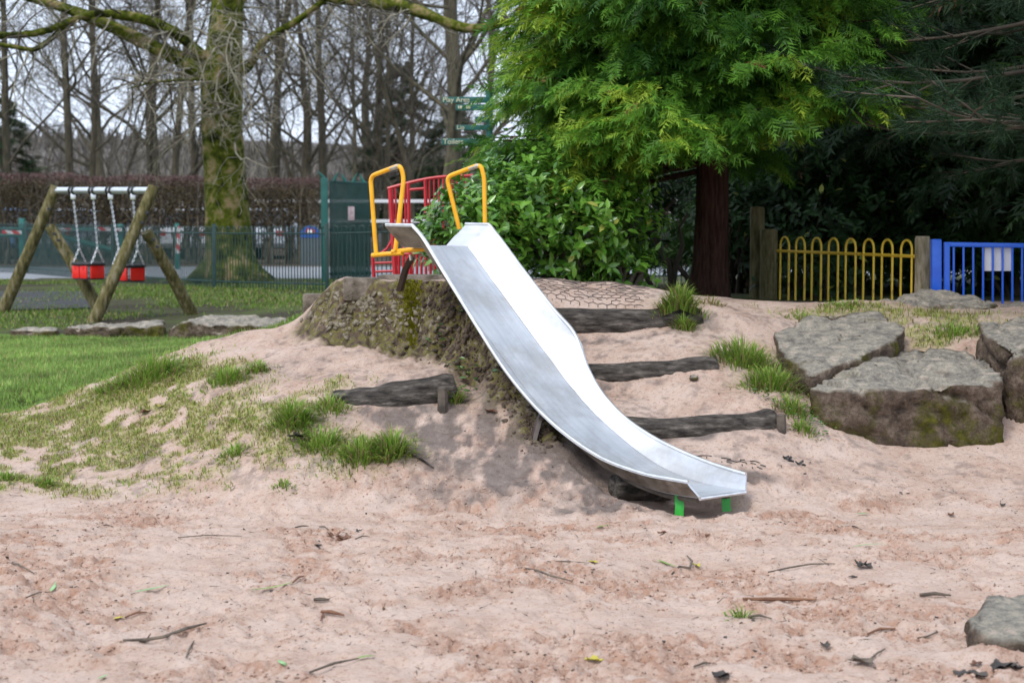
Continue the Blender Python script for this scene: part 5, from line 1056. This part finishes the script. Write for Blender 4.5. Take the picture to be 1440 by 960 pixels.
for px, py, d, r_, n, lb, sd in ((1180, 330, 19.2, (1.3, .8, 1.0), 5200, 'dark laurel thicket behind the yellow railing', 44), (1420, 300, 18.8, (1.4, .8, 1.2), 5200, 'dark laurel thicket behind the blue gate', 45), (1040, 330, 19.5, (.55, .6, .9), 1700, 'dark laurel bush right behind the cedar trunk', 46), (1140, 395, 17.6, (.5, .35, .35), 900, 'low laurel growing through the yellow railing', 47), (850, 300, 18, (.7, .6, .7), 2200, 'shaded laurel bush left of the cedar trunk', 48)):
    c = P(px, py, d); laurel('laurel_thicket', (c.x, c.y, c.z), r_, n, lb, sd, 0, .12, (.010, .030, .006), (.032, .085, .016), mat='shadeleaf')  # laurel greens lowered: deep shade of this corner put into the leaf colours
# crooked shrub stems in the gap beside the cedar trunk
mb = MB(); rn = random.Random(3)
for pts in ([(945, 405), (940, 370), (925, 345), (915, 320), (930, 300), (950, 280)], [(945, 405), (950, 375), (960, 345), (955, 320), (968, 300)], [(975, 400), (958, 380), (945, 365), (930, 368)], [(915, 402), (905, 380), (890, 362)]):
    mb.tube([P(x, y, 16.8) for x, y in pts], list(np.linspace(.035, .012, len(pts))), 6)
tag(mb.build('bare_shrub', M['twig'], angle=None), 'crooked dark shrub stems in the gap left of the cedar trunk', 'shrub')

tuft(955, 432, 900, .16, .15, 'bushy grass tuft on the right end of the top log', .25, 12.72); tuft(962, 462, 350, .07, .10, 'grass tuft hanging in front of the top log end', .3, 12.6); tuft(1000, 428, 120, .12, .06, 'dry wisp of grass behind the top log end', .8)
# dock leaves and weeds on the bank
def weed(px, py, n, r, label, size=.06, c0=(.04, .12, .025), c1=(.11, .20, .05)):
    g_ = G(px, py); a = rng.normal(size=(n, 2)) * r; x = g_.x + a[:, 0]; y = g_.y + a[:, 1] * .6; z = hza(x, y) + .015 + rng.random(n) * .03; az = rng.random(n) * 2 * np.pi
    D = np.stack([np.cos(az), np.sin(az) - .3, .35 * rng.random(n)], -1); U = np.tile(np.array([0, -.5, 1.]), (n, 1)) + rng.normal(size=(n, 3)) * .25; t = rng.random((n, 1)); C = np.array(c0) * (1 - t) + np.array(c1) * t
    V, Fc = instance_np(LT, LF, frames(D, U) * (size * rng.uniform(.5, 1.1, n))[:, None, None], np.stack([x, y, z], -1)); o = empty('weed', g_); tag(o, label, 'weed'); tag(build_np('foliage', V, Fc, M['leaf'], o, col=np.repeat(C, len(LT), 0)), kind='stuff')
weed(632, 465, 46, .10, 'low green weed on the bank left of the slide'); weed(655, 522, 26, .07, 'small weed on the bank below the terrace end'); weed(720, 505, 30, .08, 'weed tucked beside the slide edge on the bank'); weed(655, 432, 24, .07, 'dull weed high on the bank by the slide', .05); weed(660, 552, 16, .05, 'tiny pale weed by the split log end', .04)
weed(1128, 590, 90, .10, 'clover like weeds at the left foot of the square rock', .035); weed(1105, 565, 60, .10, 'small leafy weeds under the slab rock', .035)
# yellow green moss on the bank
for px, py, r_, lb in ((575, 415, .10, 'bright yellow green moss cushion on the bank under the slide strut'), (583, 448, .06, 'small moss cushion lower on the bank')):
    g_ = G(px, py); n = 900; a = rng.normal(size=(n, 2)) * r_ * .55; x = g_.x + a[:, 0] * .7; y = g_.y + a[:, 1]; V, Fc, C = blades(np.stack([x, y, hza(x, y)], -1), .022, .010, .9, gcol(n, (.22, .24, .015), (.42, .40, .03), 0)); tag(build_np('moss_cushion', V, Fc, M['grass'], col=C), lb, 'moss')

def rubble(pxs, n, smin, smax, mat, name, label, spread):
    bm = bmesh.new(); bmesh.ops.create_icosphere(bm, subdivisions=1, radius=1); T_ = np.array([v.co[:] for v in bm.verts]); Ff = np.array([[v.index for v in f.verts] for f in bm.faces]); bm.free(); pts = []
    for k in range(n):
        px, py = random.choice(pxs); g_ = G(px + random.gauss(0, spread[0]), py + random.gauss(0, spread[1])); pts.append((g_.x, g_.y, hz(g_.x, g_.y)))
    s_ = smin + (smax - smin) * rng.random(n) ** 2.5; FRm = frames(rng.normal(size=(n, 3)), rng.normal(size=(n, 3))) * np.stack([s_ * rng.uniform(.9, 1.7, n), s_, s_ * rng.uniform(.4, .8, n)], -1)[:, None, :]
    V, Fc = instance_np(T_ * (1 + .22 * rng.normal(size=(len(T_), 1))), Ff, FRm, np.array(pts)); tag(build_np(name, V, Fc, mat), label, 'rubble', kind='stuff')
rubble([(470, 430), (500, 425), (530, 430), (560, 440), (590, 455), (520, 455), (480, 450)], 420, .005, .026, M['rubble'], 'bank_rubble', 'pale stones and crumbling concrete on the bank face', (18, 14))
rubble([(610, 420), (640, 440), (660, 470), (600, 470), (690, 520), (720, 560), (750, 610), (640, 490)], 750, .005, .026, M['clod'], 'soil_clods', 'dark crumbled soil on the eroded bank beside the slide', (16, 16))
# ------------------------------------------------------------------ litter on the sand
def gpt(px, py, lift=.006): g_ = G(px, py); return Vector((g_.x, g_.y, hz(g_.x, g_.y) + lift))
def twig(pts, r, label, mat='stick', forks=()):
    w = [gpt(x, y, r * .8 + .004 + (.008 if 0 < i < len(pts) - 1 else 0)) for i, (x, y) in enumerate(pts)]; mb = MB(); mb.tube(w, [r * .7] + [r] * (len(w) - 2) + [r * .45], 6)
    for (x0, y0), (x1, y1) in forks: mb.tube([gpt(x0, y0, r), gpt(x1, y1, r + .012)], [r * .6, r * .3], 5)
    tag(mb.build('twig', M[mat]), label, 'twig')
def blade(pts, w, label, mat):
    c = [gpt(x, y, .012) for x, y in pts]; c = [Vector(v) for v in resample([tuple(p) for p in c], 8)]; mb = MB(); mb.tube(c, [w * s for s in (.3, .8, 1, 1, .9, .7, .4, .1)], 6, flat=.22); tag(mb.build('fallen_blade', M[mat]), label, 'leaf')
def dleaf(px, py, size, label, mat='deadleaf', n=1, name='dead_leaf', cat='leaf'):
    mb = MB(); g_ = gpt(px, py, .004)
    for q in range(n):
        o = g_ + (Vector((random.uniform(-1, 1), random.uniform(-.7, .7), 0)) * size * .7 if q else Vector()); a0 = random.uniform(0, 6.28); V_ = []; N_ = 14; curl = random.uniform(.3, .8)
        for k in range(N_):
            a = 2 * math.pi * k / N_; r_ = size * .5 * (1 + .22 * math.sin(5 * a + q) + random.uniform(-.1, .1)); x = math.cos(a) * r_ * 1.35; y = math.sin(a) * r_ * .75; V_.append(o + Vector((x * math.cos(a0) - y * math.sin(a0), x * math.sin(a0) + y * math.cos(a0), curl * (y * y * 3 / size + abs(x) * .25))))
        b = len(mb.v); ct = o + Vector((0, 0, .006)); mb.add(V_ + [ct], [(k, (k + 1) % N_, N_) for k in range(N_)]); mb.add([v - Vector((0, 0, .002)) for v in V_ + [ct]], [((k + 1) % N_, k, N_) for k in range(N_)])
    tag(mb.build(name, M[mat], smooth=False), label, cat)
twig([(173, 903), (205, 905), (230, 901), (262, 889), (290, 879)], .007, 'long bent stick on the sand at the lower left', 'stick', [((205, 903), (212, 897))]); dleaf(200, 902, .04, 'dark leaf caught on the long bent stick', 'blackleaf')
twig([(262, 926), (268, 915), (273, 903)], .005, 'short dark twig right of the long bent stick'); twig([(435, 948), (470, 938), (505, 928)], .0055, 'thin dark stick ending in a yellow green blade'); blade([(503, 929), (515, 926), (527, 926)], .009, 'yellow green blade on the end of a dark stick', 'greenblade')
blade([(352, 832), (375, 830), (400, 825), (415, 820)], .008, 'narrow green blade lying across the left sand', 'greenblade'); twig([(412, 821), (420, 816), (427, 812)], .006, 'red brown twig end beside the narrow green blade', 'brownstick')
blade([(190, 835), (212, 831), (238, 825)], .009, 'pale green blade on the left sand', 'paleblade'); blade([(71, 834), (76, 828), (79, 821)], .009, 'upright pale green leaf at the far left', 'paleblade'); twig([(36, 842), (55, 837), (71, 834)], .004, 'dark stalk of the far left green leaf')
blade([(160, 873), (168, 871), (176, 870)], .013, 'bright yellow leaf on the left sand', 'yellowblade'); twig([(176, 870), (192, 866), (207, 863)], .005, 'brown twig joined to the yellow leaf', 'brownstick'); blade([(138, 958), (145, 955), (151, 952)], .011, 'green blade at the bottom left edge', 'paleblade')
dleaf(482, 759, .09, 'clump of red brown leaves on the sand left of centre', 'deadleaf', 3); dleaf(505, 748, .04, 'small grey leaf beside the red brown clump', 'blackleaf'); twig([(415, 743), (425, 743), (434, 741)], .005, 'short black twig left of the leaf clump'); twig([(449, 742), (456, 744), (462, 746)], .005, 'second short black twig nearer the leaf clump'); dleaf(446, 769, .045, 'dark crumpled leaf below the leaf clump', 'blackleaf')
twig([(441, 846), (450, 848), (463, 846)], .009, 'brown bark strip pressed in a dent'); twig([(452, 863), (465, 866), (484, 868)], .009, 'olive brown stick piece left of centre', 'brownstick', [((454, 866), (451, 879))])
blade([(925, 790), (938, 795), (952, 800)], .011, 'curved dark green leaf blade right of centre', 'greenblade'); twig([(945, 809), (955, 801), (970, 803), (973, 793), (966, 783)], .006, 'hooked dark twig beside the green leaf blade'); dleaf(980, 797, .04, 'pale yellow leaf beside the hooked twig', 'yellowblade')
twig([(1080, 806), (1110, 802), (1140, 797), (1173, 794)], .0045, 'long thin straight stick right of centre', 'stick', [((1165, 795), (1150, 789))]); dleaf(1211, 797, .075, 'dark curled leaf on the right sand', 'blackleaf', 2); dleaf(1200, 812, .03, 'little dark leaf below the curled leaf', 'blackleaf')
twig([(1045, 845), (1075, 848), (1105, 848), (1148, 846)], .009, 'long red brown stick on the right sand', 'brownstick'); tuft(1044, 868, 60, .05, .06, 'lone green grass sprig on the right sand', .05); twig([(1052, 869), (1068, 870), (1085, 872)], .006, 'dark root of the lone grass sprig')
twig([(1293, 839), (1315, 840), (1337, 840)], .009, 'thick dark twig above the boulder'); twig([(1220, 894), (1238, 889), (1259, 886)], .006, 'red brown twig left of the boulder', 'brownstick'); twig([(1290, 899), (1305, 899), (1318, 893), (1316, 888)], .004, 'thin hooked twig left of the boulder')
dleaf(1160, 909, .05, 'olive leaf scrap at the lower right', 'blackleaf'); dleaf(1210, 933, .08, 'grey curled leaf with a stalk at the lower right', 'stick', 1); twig([(1222, 930), (1235, 922), (1245, 914)], .004, 'stalk beside the grey curled leaf'); dleaf(1350, 950, .07, 'pair of black leaves at the bottom right', 'blackleaf', 2); dleaf(1420, 940, .08, 'dark leaf heap below the boulder', 'blackleaf', 3); dleaf(1373, 935, .04, 'orange brown leaf below the boulder', 'deadleaf')
twig([(1190, 742), (1200, 743), (1212, 746)], .004, 'short stick behind the curled leaf'); dleaf(1337, 725, .05, 'dead leaf on the upper right sand', 'deadleaf'); dleaf(1410, 711, .04, 'dark leaf bit near the right rock', 'blackleaf'); blade([(1205, 725), (1214, 724), (1222, 724)], .009, 'pale green blade on the upper right sand', 'paleblade'); blade([(1200, 771), (1220, 768), (1250, 767)], .005, 'thin pale blade on the right sand', 'paleblade')
dleaf(932, 751, .05, 'red dead leaf below the slide foot', 'deadleaf'); dleaf(995, 753, .035, 'small red leaf right of the slide foot', 'deadleaf'); blade([(838, 744), (848, 742), (858, 741)], .008, 'green blade below the dark sand', 'greenblade'); twig([(733, 800), (755, 806), (775, 814), (805, 819)], .005, 'bent stick in the middle of the sand'); twig([(770, 791), (790, 793), (828, 793)], .004, 'thin twig ending in a yellow leaf'); dleaf(834, 791, .04, 'yellow leaf at the end of the thin twig', 'yellowblade')
dleaf(835, 930, .05, 'small yellow leaf at the bottom centre', 'yellowblade'); dleaf(1015, 953, .06, 'black leaf at the bottom centre right', 'blackleaf', 2); twig([(975, 940), (990, 937), (1000, 935)], .005, 'short twig at the bottom centre right'); blade([(392, 932), (398, 936), (404, 938)], .010, 'small pale green leaf at the bottom left of centre', 'paleblade'); twig([(500, 759), (510, 757), (520, 756)], .004, 'fine stalk right of the leaf clump')
dleaf(205, 580, .09, 'dark brown leaf standing on the grassy slope', 'deadleaf'); dleaf(228, 572, .05, 'orange leaf on the grassy slope', 'yellowblade'); dleaf(690, 580, .06, 'red brown leaf on the sand under the slide', 'deadleaf'); dleaf(420, 615, .09, 'dark leaf scraps left of the grass fringe', 'blackleaf', 3); twig([(575, 640), (590, 648), (610, 660)], .008, 'black root sticking out of the sand right of the fringe', 'log')
twig([(130, 745), (150, 741), (170, 746)], .004, 'short twig on the upper left sand'); twig([(250, 757), (290, 756), (340, 755)], .0035, 'very thin long twig on the upper left sand'); twig([(10, 793), (25, 797), (48, 808)], .005, 'dark twig near the left edge')
# crumbs of sand and bark flecks, too many to count
def crumbs(n, smin, smax, mat, name, label, ymin, ymax, flat=.7, col=None):
    bm = bmesh.new(); bmesh.ops.create_icosphere(bm, subdivisions=1, radius=1); T_ = np.array([v.co[:] for v in bm.verts]); Ff = np.array([[v.index for v in f.verts] for f in bm.faces]); bm.free()
    y = ymin + (ymax - ymin) * rng.random(n) ** 1.1; x = rng.uniform(-1, 1, n) * (.33 * y); cl = _rg[np.clip(np.searchsorted(gy, y), 0, ny - 1), np.clip(np.searchsorted(gx, x), 0, nx - 1)]; k = cl > .25 + rng.random(n) * 1.0; x, y = x[k], y[k]; n = len(x)
    s = smin + (smax - smin) * rng.random(n) ** 3; FRm = frames(rng.normal(size=(n, 3)) * np.array([1, 1, .25]), rng.normal(size=(n, 3)) * .4 + np.array([0, 0, 1])) * np.stack([s * rng.uniform(.8, 1.8, n), s * rng.uniform(.6, 1.1, n), s * flat], -1)[:, None, :]
    V, Fc = instance_np(T_ * (1 + .25 * rng.normal(size=(len(T_), 1))), Ff, FRm, np.stack([x, y, hza(x, y) + s * flat * .3], -1))
    c4 = np.zeros((len(V), 3)); tag(build_np(name, V, Fc, mat, col=c4 if col else None), label, cat_(name), kind='stuff')
def cat_(n): return n.split('_')[-1]
crumbs(22000, .0025, .010, M['dampsand'], 'sand_crumbs', 'loose crumbs of damp sand scattered over the pit', 5.6, 10.4, .7)
N = 1500; y = 5.6 + 5.4 * rng.random(N); x = rng.uniform(-1, 1, N) * .33 * y; k = fbm(x, y, 1.7, 3) > rng.uniform(-.5, .3, N); x, y = x[k], y[k]; N = len(x); az = rng.random(N) * 6.28; ln = .008 + .05 * rng.random(N) ** 3; ex = x + np.cos(az) * ln; ey = y + np.sin(az) * ln
A_ = np.stack([x, y, hza(x, y) + .004], -1); B_ = np.stack([ex, ey, hza(ex, ey) + .004 + .01 * rng.random(N)], -1); sd_ = np.stack([-np.sin(az), np.cos(az), 0 * az], -1) * rng.uniform(.0012, .003, N)[:, None]; up_ = np.array([0, 0, .004])
V = np.stack([A_ - sd_, A_ + sd_, A_ + up_, B_], 1).reshape(-1, 3); o4 = (np.arange(N) * 4)[:, None]; Fc = np.concatenate([o4 + np.array([f]) for f in ([0, 1, 3], [1, 2, 3], [2, 0, 3], [0, 2, 1])], 0)
tag(build_np('twig_litter', V, Fc, M['stick']), 'tiny broken twig bits scattered over the sand', 'litter', kind='stuff')
crumbs(9000, .0015, .008, M['blackleaf'], 'bark_flecks', 'dark bark flecks scattered over the sand', 5.6, 11.6, .35)
